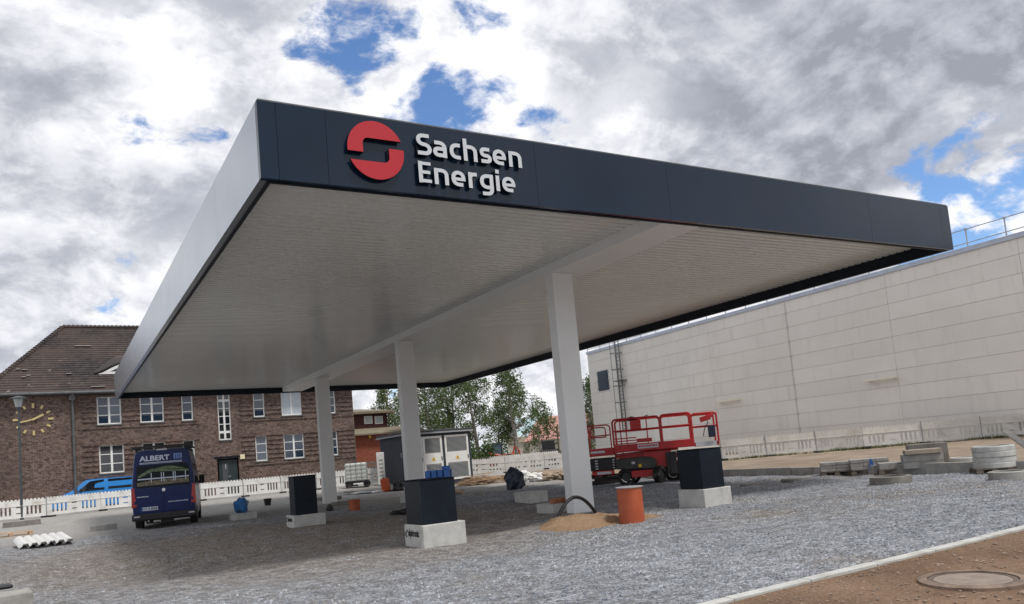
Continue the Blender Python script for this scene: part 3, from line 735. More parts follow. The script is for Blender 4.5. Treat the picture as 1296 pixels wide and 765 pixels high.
# ------------------------------------------------------------------ pipe, sand, conduit
def pipes():
    p = at_z(800.5, 662); s = 980.6/((p-EYEP).dot(_F))
    t = thing('drain_pipe', 'upright orange plastic pipe stub with grey cap in the sand', 'pipe', p)
    b = B(); b.lathe([(.23, -.1), (.23, .64), (.215, .64), (.215, -.1)], n=32); mesh('pipe', b, ORANGE, t, smooth=True)
    b = B(); b.cyl((0,0,.642), (0,0,.658), .25, n=32); b.cyl((0,0,.6), (0,0,.641), .20, n=24); mesh('cap', b, GREYPL, t, smooth=True)
    q = at_z(449, 645); t = thing('pipe_stub', 'short orange pipe stub standing right of the far column', 'pipe', q)
    b = B(); b.lathe([(.19, -.1), (.19, .34), (.175, .34), (.175, -.1)], n=24); mesh('pipe', b, ORANGE, t, smooth=True)
    b = B(); b.lathe([(.205, .24), (.205, .342), (.192, .342), (.192, .24)], n=24); mesh('socket', b, ORANGE, t, smooth=True)
    # sand
    b = B(); n = 40; vs = []; p0 = at_z(760, 664)
    W, D = 2.1, 1.3
    e1 = Vector((_r.x, _r.y, 0)); e2 = Vector((_F.x, _F.y, 0)).normalized()
    pts = []
    for j in range(n+1):
        for i in range(n+1):
            a = -1.25+2.5*i/n; c = -1.1+2.2*j/n
            hx = -.35; r2 = ((a+.42)/.62)**2 + (c/.75)**2
            h = .19*math.exp(-r2*.9) + .10*math.exp(-(((a-.45)/.75)**2+((c+.0)/.6)**2)*1.5) + .05*math.exp(-(((a-1.0)/.3)**2+((c-.1)/.4)**2))
            ed = max(abs(a)/1.25, abs(c)/1.1)
            h = h*1.0 - .07*smooth01(.45, 1.0, ed) + .055*mnoise.noise(Vector((a*5, c*5, 3))) + .028*mnoise.noise(Vector((a*14, c*14, 3)))
            P = p0 + e1*(a*1.15) + e2*(c*.95 + .35)
            pts.append((P.x, P.y, h-.02))
    b.add(pts, [(j*(n+1)+i, j*(n+1)+i+1, (j+1)*(n+1)+i+1, (j+1)*(n+1)+i) for j in range(n) for i in range(n)])
    setp(mesh('sand_heap', b, SAND, smooth=True), 'low heap of orange sand around the foot of the nearest column', 'sand heap')
    a = at_z(703, 665); c = at_z(754, 649, .12); path = []
    for i in range(15):
        t_ = i/14; P = a.lerp(c, t_); P.z += .42*math.sin(math.pi*min(1, t_*1.02))**.8; path.append(P)
    b = B(); b.tube(path, .035, 8); o = mesh('conduit', b, PVCB, smooth=True); setp(o, 'black bent cable conduit looping out of the sand by the nearest column', 'conduit')
    # concrete collars and covers lying on the gravel
    def ring(u, v, r, h, th, label, m=CONC, z=0, name='concrete_ring', g='concrete rings'):
        P = at_z(u, v, z); P += e2*r
        b = B(); b.lathe([(r, -.03), (r, h), (r-.03, h+.012), (r-th, h+.012), (r-th, -.03)], n=40)
        o = mesh(name, b, m, smooth=True, loc=P); setp(o, label, 'concrete ring', g); return P
    ring(1140, 613.5, .44, .17, .10, 'low grey concrete ring standing alone on the gravel in front of the pallets', CONCD)
    ring(1293, 608, .38, .17, .10, 'low grey concrete ring cut by the right frame edge')
    for u, v, r, lab in ((1008, 608, .42, 'flat round concrete cover nearer the pallets'), (954, 615, .36, 'flat round concrete cover near the kerb wall')):
        P = at_z(u, v); b = B(); b.cyl((0,0,-.01), (0,0,.06), r, r*.97, n=28); o = mesh('concrete_cover', b, CONCD, smooth=True, loc=P); setp(o, lab+' lying on the gravel', 'cover', 'flat concrete covers')
    b = B(); random.seed(12)
    for i in range(1500):
        x = random.uniform(1.5, 13); y = random.uniform(2.2, 4.9); q = random.uniform(.006, .016)*(2.0 if random.random() < .05 else 1)
        b.blob((x, y, .026), (q*1.3, q, q*.7), i, .3, 1)
    setp(mesh('pebbles', b, mat('brown_pebble', (.24, .18, .135), .9, var=.5, vscale=3)), 'small brown pebbles strewn over the brown strip', None, None, 'stuff')
    # manhole in the brown strip
    P = at_z(1231, 735, .03); t = thing('manhole', 'round manhole cover with concrete fill set in the brown strip', 'manhole', (P.x, P.y, .022))
    b = B(); b.lathe([(.42, -.06), (.42, .022), (.40, .03), (.345, .03), (.345, -.06)], n=48); mesh('collar', b, mat('manhole_ring', (.20, .145, .11), .85, var=.3, vscale=8, bump=.3), t, smooth=True)
    b = B(); b.lathe([(.335, -.06), (.335, .02), (.30, .024), (.30, -.06)], n=48); mesh('frame', b, mat('rusty_iron', (.16, .12, .10), .7, .3, var=.3, vscale=10), t, smooth=True)
    b = B(); b.cyl((0,0,-.05), (0,0,.02), .296, n=48); mesh('lid', b, mat('manhole_fill', (.25, .20, .165), .85, var=.15, vscale=9, bump=.2), t, smooth=True)
pipes()

# ------------------------------------------------------------------ brick school building
SCH_RZ = math.atan(.02)
SCH_P = Vector((8.8, 50.0, 0)); SCH_X = Vector((math.cos(SCH_RZ), math.sin(SCH_RZ), 0)); SCH_N = Vector((-SCH_X.y, SCH_X.x, 0))
def sf(u, v, dy=0.0):
    p = on_pl(u, v, SCH_P+SCH_N*dy, SCH_N); return (p-SCH_P).dot(SCH_X), p.z
def wall_grid(b, xs, zs, holes, depth):
    xs = sorted(set(round(x, 4) for x in xs)); zs = sorted(set(round(z, 4) for z in zs))
    for i in range(len(xs)-1):
        for j in range(len(zs)-1):
            cx = (xs[i]+xs[i+1])/2; cz = (zs[j]+zs[j+1])/2
            if any(h[0] < cx < h[1] and h[2] < cz < h[3] for h in holes): continue
            b.add([(xs[i],0,zs[j]),(xs[i+1],0,zs[j]),(xs[i+1],0,zs[j+1]),(xs[i],0,zs[j+1])], [(0,1,2,3)])
    for x0, x1, z0, z1 in holes:
        b.add([(x0,0,z0),(x1,0,z0),(x1,0,z1),(x0,0,z1),(x0,depth,z0),(x1,depth,z0),(x1,depth,z1),(x0,depth,z1)], [(0,1,5,4),(1,2,6,5),(2,3,7,6),(3,0,4,7)])
def window(parent, x0, x1, z0, z1, cols, rows, y=.10, glass=None, fw=.075, sill=True, label=None, bars=None):
    b = B()
    b.box(x0, x0+fw, y, y+.07, z0, z1); b.box(x1-fw, x1, y, y+.07, z0, z1)
    b.box(x0+fw, x1-fw, y, y+.07, z0, z0+fw); b.box(x0+fw, x1-fw, y, y+.07, z1-fw, z1)
    for i in range(1, cols):
        xm = x0+(x1-x0)*i/cols; b.box(xm-.055, xm+.055, y+.003, y+.067, z0+fw, z1-fw)
    for j in range(1, rows):
        zm = z0+(z1-z0)*j/rows; w = .022
        if bars and j in bars: w = .07
        for i in range(cols):
            a = x0+(x1-x0)*i/cols+(fw if i == 0 else .055); e = x0+(x1-x0)*(i+1)/cols-(fw if i == cols-1 else .055)
            b.box(a, e, y+.012, y+.058, zm-w, zm+w)
    o = mesh('window', b, FRAME, parent)
    if label: o['label'] = label
    for i in range(cols):
        a = x0+(x1-x0)*i/cols; e = x0+(x1-x0)*(i+1)/cols
        b = B(); b.box(a+.02, e-.02, y+.03, y+.04, z0+.02, z1-.02); g = mesh('pane', b, (CURTG if glass is WGL and random.random() < .28 else glass) or GLASS, o)
    if sill:
        b = B(); b.box(x0-.05, x1+.05, -.07, y-.003, z0-.07, z0-.003); mesh('sill', b, ZINC, o)
    return o
def skyglass():
    m = mat('window_glass', (0.02, 0.035, 0.06), 0.04, spec=1.0); return m
WGL = skyglass(); CURTG = mat('curtained_glass', (.10, .12, .15), .08, spec=.9)
def build_school():
    t = thing('school_building', 'dark clinker brick school building with steep tiled hip roof and a golden wall clock', 'building', SCH_P, SCH_RZ)
    xl = sf(-22, 498)[0]; xr = sf(448.5, 540)[0]
    ze = sf(90, 498)[1]; zb = -.2
    def rect(u0, u1, vt, vb): 
        a, z0 = sf(u0, vb); e, _ = sf(u1, vb); return [a, e, z0, z0+(vb-vt)/19.2]
    wins = []
    z_up = sf(123.7, 538)[1]; z_lo = sf(126.5, 600)[1]
    h = 1.62
    for u0, u1, cols, gl in ((123, 154, 2, WGL), (177.5, 208, 2, WGL), (230.5, 245, 1, WGL), (321.5, 336, 1, WGL), (357, 383, 2, CURT), (402, 426, 2, WGL)):
        a = sf(u0, 530)[0]; e = sf(u1, 530)[0]; wins.append((a, e, z_up, z_up+h, cols, 3 if gl is WGL else 1, gl))
    for u0, u1, cols in ((126, 158, 2), (181, 211, 2), (232.5, 248, 1), (325, 340, 1), (361, 387, 2), (405.5, 430, 2)):
        a = sf(u0, 590)[0]; e = sf(u1, 590)[0]; wins.append((a, e, z_lo, z_lo+h, cols, 3, GLASS if u0 < 240 else WGL))
    sa, sz = sf(277.5, 557.5); se, _ = sf(294, 557); stair = (sa, se, sz, z_up+h)
    da, dz = sf(276, 606); de, dt = sf(302, 579.5); door = (da, de, zb, dt)
    holes = [w[:4] for w in wins] + [stair, door]
    xs = [xl, xr]; zs = [zb, ze]
    for hh in holes: xs += [hh[0], hh[1]]; zs += [hh[2], hh[3]]
    b = B(); wall_grid(b, xs, zs, holes, .16)
    D = 13.0
    b.add([(xl,0,zb),(xl,D,zb),(xl,D,ze),(xl,0,ze),(xr,0,zb),(xr,D,zb),(xr,D,ze),(xr,0,ze)], [(0,1,2,3),(5,4,7,6),(1,5,6,2)])
    mesh('wall', b, BRICK, t)
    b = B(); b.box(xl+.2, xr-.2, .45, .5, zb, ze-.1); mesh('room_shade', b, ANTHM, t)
    for i, w in enumerate(wins):
        window(t, *w[:4], w[4], w[5], glass=w[6])
    window(t, *stair, 2, 6, bars=(1, 5))
    # projecting brick courses between the windows
    ends = sf(103, 520)[0]; endr = sf(446.5, 520)[0]
    for zz, row in ((z_up, wins[:6]), (z_lo, wins[6:])):
        st = holes[-2]; dr = holes[-1]
        cuts = sorted([(w[0], w[1]) for w in row] + [(sf(252, 550)[0], sf(305, 550)[0])])
        for k in range(7):
            z = zz-.07+k*.285; segs = []; x = ends
            if k == 0 or k == 6:
                segs = [(ends, cuts[3][0]), (cuts[3][1], endr)]
            else:
                for a, e in cuts:
                    if a-x > .25: segs.append((x+.0, a-.0))
                    x = e
                segs.append((x, endr))
            for a, e in segs:
                if e-a < .3: continue
                zc = z if 0 < k < 6 else (z-.05 if k == 0 else z)
                bb = B(); bb.box(a+.004, e-.004, -.055, .02, zc-.055, zc+.055)
                if k == 0: bb = B(); bb.box(a+.004, e-.004, -.055, .02, zc-.12, zc-.03)
                mesh('brick_band', bb, BRICK, t)
    # door
    o = B(); o.box(da+.12, de-.06, .17, .21, zb, dt-.08); d_ = mesh('door', o, DOORG, t)
    o = B(); o.box(da+.32, de-.62, .155, .168, dt-1.35, dt-.3); mesh('pane', o, GLASS, d_)
    o = B(); o.box(da+.50, de-.74, .145, .154, dt-.62, dt-.34); mesh('notice', o, PAPER, d_)
    o = B(); o.tube([(de-.5, .14, dt-1.1), (de-.5, .10, dt-1.1), (de-.62, .10, dt-1.1)], .015, 6); mesh('handle', o, STEEL, d_)
    o = B(); o.box(da-.18, de+.10, -.02, .0-.003, dt+.02, dt+.14); mesh('lintel', o, ANTHM, t)
    ux, uz = sf(306.5, 578.5); o = B(); o.box(ux-.14, ux+.14, -.10, -.003, uz-.14, uz+.14); mesh('wall_lamp', o, LAMPC, t, bevel=.02)
    # clock
    cx, cz = sf(42.3, 531)
    k = mesh('clock', (lambda bb: (bb.cyl((cx, -.05, cz), (cx, -.003, cz), .07, n=12), bb)[1])(B()), GOLD, t)
    for i in range(12):
        a = math.pi/2-i*math.pi/6; rad = .82; L = .26 if i % 3 == 0 else .20
        M = Matrix.Rotation(-a+math.pi/2, 3, 'Y')
        bb = B(); bb.obox((cx+rad*math.cos(a), -.03, cz+rad*math.sin(a)*.92), (.11, .03, L), M); mesh('hour_mark', bb, GOLD, k)
    for ang, L, w, y in ((193, .82, .075, -.07), (27, .62, .10, -.10)):
        a = R(ang); bb = B(); c_ = Vector((cx+math.cos(a)*(L/2-.08), y, cz+math.sin(a)*(L/2-.08)))
        bb.obox(c_, (L, .025, w), Matrix.Rotation(-a, 3, 'Y')); mesh('clock_hand', bb, GOLD, k)
    # tiled roof
    oh = .45; yr = 6.6
    zev = sf(60, 497.5, -oh)[1]; rx, rz_ = sf(79.5, 415.5, yr)
    el = sf(-26, 499.5, -oh)[0]; rxr = xr-(rx-xl)
    er = xr+oh
    n = 30; b = B()
    P = lambda x, t_, lift=0.0: (x, -oh+(yr+oh)*t_, zev+(rz_-zev)*t_+lift)
    for i in range(n):
        t0, t1 = i/n, (i+1)/n
        a0, a1 = el+(rx-el)*t0, el+(rx-el)*t1; e0, e1 = er+(rxr-er)*t0, er+(rxr-er)*t1
        nx = 48
        for q in range(nx):
            p0 = a0+(e0-a0)*q/nx; p1 = a0+(e0-a0)*(q+1)/nx; q0 = a1+(e1-a1)*q/nx; q1 = a1+(e1-a1)*(q+1)/nx
            j0 = .085+.022*mnoise.noise(Vector((q*1.7, i*2.3, 0)));
            b.add([P(p0, t0, j0), P(p1, t0, j0), P(q1, t1, .02), P(q0, t1, .02), P(p0, t0, .0), P(p1, t0, .0)], [(0,1,2,3),(4,5,1,0)])
    # hip sides and rear
    zr = lambda y: 0
    b.add([P(el,0), P(rx,1), (el, 13+oh, zev), (rxr, yr, rz_), (er, 13+oh, zev), P(er,0)], [(0,1,2),(2,1,3,4),(5,4,3)])
    rf = mesh('roof', b, TILE, t)
    b = B()
    for i in range(34):
        a = Vector(P(el,0,.05)).lerp(Vector(P(rx,1,.05)), i/34); e = Vector(P(el,0,.05)).lerp(Vector(P(rx,1,.05)), (i+1.12)/34)
        b.cyl(a+Vector((0,0,.06)), e, .13, .11, n=8)
    mesh('hip_tiles', b, TILE, rf)
    b = B()
    for i in range(50):
        a = Vector(P(rx,1,.05)).lerp(Vector(P(rxr,1,.05)), i/50); e = Vector(P(rx,1,.05)).lerp(Vector(P(rxr,1,.05)), (i+1.1)/50)
        b.cyl(a+Vector((0,0,.05)), e, .15, .13, n=8)
    mesh('ridge_tiles', b, TILE, rf)
    # eaves board, gutter, downpipe
    b = B(); b.box(el+.1, er-.1, -oh+.02, 0, zev-.14, zev-.06); mesh('eaves_board', b, mat('eaves_paint', (.06,.05,.045), .7), t)
    b = B(); b.cyl((el, -oh-.06, zev-.03), (er, -oh-.06, zev-.03), .085, n=10); gt = mesh('gutter', b, ZINC, t, smooth=True)
    dx = sf(92, 520)[0]
    b = B(); b.box(dx-.17, dx+.13, -.34, -.10, zev-.42, zev-.12); b.tube([(dx, -oh-.06, zev-.08), (dx, -oh+.12, zev-.3), (dx, -.14, zev-.6), (dx, -.12, zev-.9), (dx, -.12, 0)], .075, 10)
    mesh('downpipe', b, ZINC, t, smooth=True)
    # eyebrow dormer
    ex0, ez0 = sf(124, 473.5, 1.2)
    tt = (ez0-zev)/(rz_-zev); yy = -oh+(yr+oh)*tt
    ex0 = sf(123.5, 473.5, yy)[0]; hw = 1.55; exc = ex0+hw; hh = .62
    arch = lambda s: hh*(math.cos(s*math.pi/2)**1.5 if abs(s) < 1 else 0)
    m_ = 24; b = B(); vs = []
    for i in range(m_+1):
        s = -1+2*i/m_; z = ez0+arch(s); vs.append((exc+s*hw*1.12, yy-.16, z+.10)); vs.append((exc+s*hw*1.12, yy-.16, z+.02)); 
        ty = (z+.14-zev)/(rz_-zev)+.12*math.cos(s*math.pi/2); vs.append((exc+s*hw*1.12, -oh+(yr+oh)*ty, zev+(rz_-zev)*ty+.06))
    b.add(vs, [(3*i, 3*i+3, 3*i+5, 3*i+2) for i in range(m_)]+[(3*i, 3*i+1, 3*i+4, 3*i+3) for i in range(m_)])
    mesh('dormer_hood', b, TILE, rf, smooth=True)
    b = B()
    outer = [(exc+s*hw, ez0+arch(s)) for s in [-1+2*i/20 for i in range(21)]]
    inner = [(exc+s*hw*.74, ez0+.12+max(0, arch(s)-.10)*.62) for s in [-1+2*i/20 for i in range(21)]]
    vs = [(x, yy-.12, z) for x, z in outer]+[(x, yy-.12, z) for x, z in inner]
    b.add(vs, [(i, i+1, 22+i, 21+i) for i in range(20)])
    b.add([(exc-hw, yy-.12, ez0-.02), (exc+hw, yy-.12, ez0-.02), inner and (inner[-1][0], yy-.12, inner[-1][1]), (inner[0][0], yy-.12, inner[0][1])], [(0,1,2,3)])
    for a, e in ((-.55, .0), (.0, .55), (-.2, -.2), (.2, .2)):
        b.tube([(exc+a*hw*.7, yy-.11, ez0+.12), (exc+e*hw*.7+.001, yy-.11, ez0+.46)], .03, 4)
    dm = mesh('dormer_frame', b, FRAME, rf)
    b = B(); b.add([(x, yy-.09, z) for x, z in inner], [tuple(range(21))]); mesh('dormer_pane', b, GLASS, rf)
    b = B()
    for (u, v, w) in ((31, 470.5, .26), (30, 480, .22), (87, 475.5, .26), (23, 470, .2), (124, 492, .7), (105, 440, .9), (36, 478, .2)):
        x, z = sf(u, v, 0.8); q = (z-zev)/(rz_-zev)
        for _ in range(2):
            x, z = sf(u, v, -oh+(yr+oh)*q); q = (z-zev)/(rz_-zev)
        p = P(x, q, .10); b.box(p[0]-w/2, p[0]+w/2, p[1]-.12, p[1]+.04, p[2]-.0, p[2]+.03)
    mesh('pale_tile', b, mat('pale_new_tile', (.5, .48, .46), .8), rf)
build_school()

# ------------------------------------------------------------------ street lamp
def build_lamp():
    p = at_d(28, 660.5, 38.0); p = drop(p); H = 6.05
    t = thing('street_lamp', 'grey street lamp post with hat shaped glass head in front of the brick wall', 'street lamp', p)
    b = B(); b.cyl((0,0,-.2), (0,0,1.0), .085, n=12); b.cyl((0,0,1.0), (0,0,H-.55), .065, .05, n=12); b.cyl((0,0,H-.58), (0,0,H-.50), .10, .12, n=12); mesh('pole', b, LAMPG, t, smooth=True)
    b = B(); b.cyl((0,0,H-.50), (0,0,H-.08), .13, .22, n=12); mesh('glass', b, mat('lamp_glass', (.55, .58, .6), .15, trans=.3), t, smooth=True)
    b = B(); b.cyl((0,0,H-.08), (0,0,H-.05), .40, .40, n=20); b.cyl((0,0,H-.05), (0,0,H+.06), .40, .08, n=20); mesh('hood', b, LAMPG, t, smooth=True)
build_lamp()

# ------------------------------------------------------------------ plastic site barriers
def make_barrier(L, p, rz, label, group, tilt=0.0):
    t = thing('site_barrier', label, 'barrier', p, rz, group)
    H = 1.0; y0, y1 = -.025, .025; b = B(); z0 = .09; zs0 = .24; zs1 = .64
    b.box(.02, L-.02, y0, y1, z0, zs0); b.box(.02, L-.02, y0, y1, zs1, H-.06)
    n = 4; xs = []
    def slots(a, e, k):
        w = (e-a)/(2*k+1); return [(a+w*(2*i+1), a+w*(2*i+2)) for i in range(k)]
    sl = slots(.06*L, .40*L, n) + [(.45*L, .55*L)] + slots(.60*L, .94*L, n)
    x = .02
    for i, (a, e) in enumerate(sl):
        b.box(x, a, y0, y1, zs0, zs1)
        if i == n:                                   # hand hole in the middle
            b.box(a, e, y0, y1, zs0, zs0+.05); b.box(a, e, y0, y1, zs0+.10, zs1-.06)
        x = e
    b.box(x, L-.02, y0, y1, zs0, zs1)
    k = int(L/.16)
    for i in range(k):
        a = .03+(L-.06)*i/k; b.box(a, a+(L-.06)/k*.6, y0+.003, y1-.003, H-.06, H)
    bm_ = BARR2 if 'hall' in group or 'far' in group else BARR; bd = mesh('board', b, bm_, t)
    b = B(); b.box(.02, L-.02, y0-.02, y0-.003, zs1+.02, zs1+.05); b.box(.02, L-.02, y0-.02, y0-.003, z0, z0+.03); mesh('rail', b, bm_, bd)
    b = B(); b.cyl((0,0,.02), (0,0,H+.06), .024, n=8); mesh('post', b, GREYPL, t, smooth=True)
    b = B(); b.box(-.09, .28, -.36, .36, 0, .085); mesh('foot', b, RUB, t, bevel=.02)
    t.rotation_euler.x = tilt
    return t
def barrier_row(pts, labels, group, zf):
    for i in range(len(pts)-1):
        a = Vector(pts[i]); e = Vector(pts[i+1]); d = e-a; L = d.to_2d().length
        a.z = zf(a); 
        o = make_barrier(L, a, math.atan2(d.y, d.x), labels[i], group, random.uniform(-.05, .05)*(2.4 if 'hall' in group else 1))
        o.rotation_euler.y = -math.atan2(zf(e)-a.z, L)
LB = [(-80, 668, 36), (-12, 661.5, 37.3), (59, 655, 38.5), (128, 650.5, 41), (190, 643, 42.3), (254, 633, 43.5), (308.5, 629, 44), (356, 622.5, 45), (401, 618, 45.5), (447, 614, 46), (490, 611, 46.5)]
LBL = ['white slotted barrier cut by the left frame edge', 'white slotted barrier behind the street lamp', 'white slotted barrier in front of the light blue van, its bonnet end', 'white slotted barrier in front of the light blue van windows, left of the dark van',
 'white slotted barrier mostly hidden behind the dark blue van', 'white slotted barrier below the school door', 'white slotted barrier between the school door and the tall narrow cover box', 'white slotted barrier behind the tall narrow dark cover box', 'white slotted barrier behind the far column', 'white slotted barrier behind the caged water tank']
barrier_row([at_d(*q) for q in LB], LBL, 'white site barriers in front of the school', lambda p: gz(p.x, p.y)+.0)
RB = [(806, 590, 38.5), (860, 586, 38), (914, 582, 37.5), (971, 579.5, 37), (1034, 574.5, 36.7), (1094, 571, 36.3), (1169, 563, 35.6), (1244, 558, 34.7), (1320, 552, 33.5)]
RBL = ['white slotted barrier hidden behind the red lift platform', 'white slotted barrier between the red lift and the right cover box', 'white slotted barrier just right of the red lift, by the hall wall', 'white slotted barrier on the bank, below the first wall light', 'white slotted barrier on the bank, below the dark seam of the hall wall',
 'white slotted barrier on the bank behind the small slab pallets', 'white slotted barrier on the bank behind the tall slab stack', 'white slotted barrier on the bank at the right frame edge, behind the concrete rings']
barrier_row([at_d(*q) for q in RB], RBL, 'white site barriers along the hall', lambda p: .20)
FB = [(585, 602, 50), (640, 598.5, 50.5), (690, 595.5, 51), (740, 591, 51), (790, 587, 50)]
FBL = ['far white barrier behind the timber pile', 'far white barrier below the birch with the broad crown', 'far white barrier behind the white sacks and nearest column', 'far white barrier right of the nearest column behind the lift']
barrier_row([at_d(*q) for q in FB], FBL, 'far white site barriers', lambda p: max(gz(p.x, p.y), .2))
FB2 = [(612, 591, 57), (660, 588, 57.5), (708, 584, 58)]
barrier_row([at_d(*q) for q in FB2], ['second row white barrier in front of the orange tractor', 'second row white barrier below the pale red roof'], 'second row of far barriers', lambda p: max(gz(p.x, p.y), .3)+.05)

# ------------------------------------------------------------------ white hall on the right
HW = Vector((37.0, 31.1, 0)); HX = Vector((-.032, -1, 0)).normalized(); HN = Vector((1, -.032, 0)).normalized(); HRZ = math.atan2(HX.y, HX.x)
def hf(u, v, dy=0.0):
    p = on_pl(u, v, HW+HN*dy, HN); return (p-HW).dot(HX), p.z
def build_hall():
    t = thing('industrial_hall', 'long windowless cream panel hall with roof edge railing and wall ladder', 'hall', HW, HRZ)
    s0 = hf(745, 470)[0]; s1 = 44.0
    zt = hf(1100, 348.5)[1]
    zj = [hf(960, 360+.3135*v)[1] for v in (145, 195, 243, 300, 362, 425, 480, 540)]
    step = (zj[0]-zj[-1])/7
    zl = [zj[0]-step*i for i in range(0, 12)]
    zl = [z for z in zl if z > .3]; zl = [zt] + zl + [-.1]
    sv = [hf(903, 470)[0], hf(1002, 460)[0], hf(1134, 440)[0]]
    gap = (sv[2]-sv[0])/2; seams = [sv[1]+gap*k for k in range(-12, 12)]
    seams = [s0]+[s for s in seams if s0+1.5 < s < s1-1]+[s1]
    for i in range(len(seams)-1):
        for j in range(len(zl)-1):
            b = B(); g = .008
            jig = random.uniform(0, .006)
            b.box(seams[i]+g, seams[i+1]-g, jig, .12, zl[j+1]+g, zl[j]-g); mesh('wall_panel', b, WPAN, t)
    b = B(); b.box(s0+.05, s1-.05, .03, .3, -.2, zt-.05)
    b.box(s0+.05, s1-.05, .3, 30, zt-.35, zt-.1); b.box(s0+.05, s0+.3, .3, 30, -.2, zt-.36); b.box(s1-.3, s1-.05, .3, 30, -.2, zt-.36); b.box(s0+.3, s1-.3, 29.7, 30, -.2, zt-.36)
    mesh('joint_backing', b, mat('dark_joint', (.48, .46, .43), .9), t)
    n = 14
    for i in range(n):
        a = s0-.05+(s1-s0+.1)*i/n; e = s0-.05+(s1-s0+.1)*(i+1)/n-.006
        b = B(); b.box(a, e, -.06, .30, zt+.0, zt+.06); b.box(a, e, -.06, -.045, zt-.16, zt-.002); mesh('coping', b, ZINCL, t)
    # roof edge railing set back from the edge
    xs = []; p1 = hf(1225, 312, .5)[0]; p2 = hf(1274, 298, .5)[0]; d = p2-p1
    b = B(); s = p1
    while s > s0+1: s -= d
    st = s
    while s < s1:
        r = B(); r.box(s-.025, s+.025, .48, .52, zt-.12, zt+1.0); r.box(s-.06, s+.06, .44, .56, zt+.96, zt+1.03); mesh('railing_post', r, STEEL, t); s += d
    for z in (zt+1.0, zt+.35):
        b = B(); b.cyl((st, .5, z), (s1-.5, .5, z), .022, n=6); mesh('rail', b, STEEL, t, smooth=True)
    # small dark window
    a, z0 = hf(758.5, 495.5); e, z1 = hf(769, 469); z1 = z0+(hf(764, 470)[1]-hf(764, 495)[1])
    b = B(); b.box(a, e, -.05, -.003, z0, z1); w = mesh('window', b, mat('dark_blue_frame', (.02,.03,.06), .4), t)
    for q in range(2):
        h = (z1-z0)/2; b = B(); b.box(a+.08, e-.08, -.06, -.052, z0+h*q+.08, z0+h*(q+1)-.05); mesh('pane', b, mat('dark_pane', (.015, .03, .06), .3), w)
    b = B()
    for z in (z0+.2, (z0+z1)/2, z1-.15): b.box(a-.14, a-.003, -.06, -.02, z-.05, z+.05); b.box(e+.003, e+.14, -.06, -.02, z-.05, z+.05)
    mesh('bracket', b, STEEL, w)
    # caged wall ladder
    l0 = hf(782.6, 434)[0]
    la = l0-.23; lb = l0+.23
    ld = thing('wall_ladder', 'grey caged steel ladder fixed to the cream hall wall above the red lift', 'ladder', HW+HX*l0+HN*(-.0), HRZ)
    zl0 = 2.3; zh = zt+.75
    for s in (-.24, .24):
        b = B(); b.box(s-.03, s+.03, -.24, -.18, zl0, zh); mesh('stringer', b, LADG, ld)
    z = zl0+.2; first = None
    while z < zt+.2:
        if first is None: b = B(); b.cyl((-.21, -.21, 0), (.21, -.21, 0), .018, n=6); first = mesh('rung', b, LADG, ld, loc=(0, 0, z))
        else: inst('rung', first, ld, (0, 0, z))
        z += .29
    z = zl0+1.0
    while z < zt+.5:
        b = B(); b.tube([(.36*math.cos(q)*1.0, -.24-.62*math.sin(q), z) for q in [math.pi*i/10 for i in range(11)]], .026, 5)
        b.box(-.27, -.21, -.18, -.003, z-.03, z+.03); b.box(.21, .27, -.18, -.003, z-.03, z+.03); mesh('cage_hoop', b, LADG, ld); z += 1.25
    for q in (.5, math.pi/2):
        b = B(); x = .36*math.cos(q); y = -.24-.62*math.sin(q); b.box(x-.02, x+.02, y-.012, y+.012, zl0+1.0, zt+.3); mesh('cage_strap', b, LADG, ld)
    b = B(); zc = hf(786, 482)[1]; b.box(-.28, .62, -.62, -.02, zc-.06, zc+.0); mesh('rest_platform', b, LADG, ld)
    # two strip lights
    for (u0, v0, u1, v1), lab in (((907, 509, 935, 505.5), 'left slim strip light on the cream hall wall above the barriers'), ((1093, 483, 1134, 477), 'right slim strip light on the cream hall wall')):
        a, z = hf(u0, v0, -.25); e, z2 = hf(u1, v1, -.25); zz = (z+z2)/2
        sl_ = thing('strip_light', lab, 'light', HW+HX*a, HRZ, 'strip lights on the hall wall')
        b = B(); b.box(0, e-a, -.30, -.16, zz-.05, zz+.06); mesh('housing', b, mat('strip_cover', (.80,.76,.64), .4), sl_, bevel=.01)
        b = B(); b.box(.2, .3, -.17, -.003, zz-.02, zz+.03); b.box(e-a-.3, e-a-.2, -.17, -.003, zz-.02, zz+.03); mesh('bracket', b, STEEL, sl_)
    # cable conduit along the dark seam
    b = B(); ss = seams[1]
    sm = min(seams, key=lambda q: abs(q-sv[1]))
    b.box(sm-.02, sm+.02, -.03, -.002, .3, zt-.3)
    for z in zl[1:-1]: b.box(sm-.06, sm+.06, -.045, -.031, z-.06, z+.06)
    mesh('seam_strip', b, mat('seam_grey', (.54,.53,.50), .7), t)
build_hall()

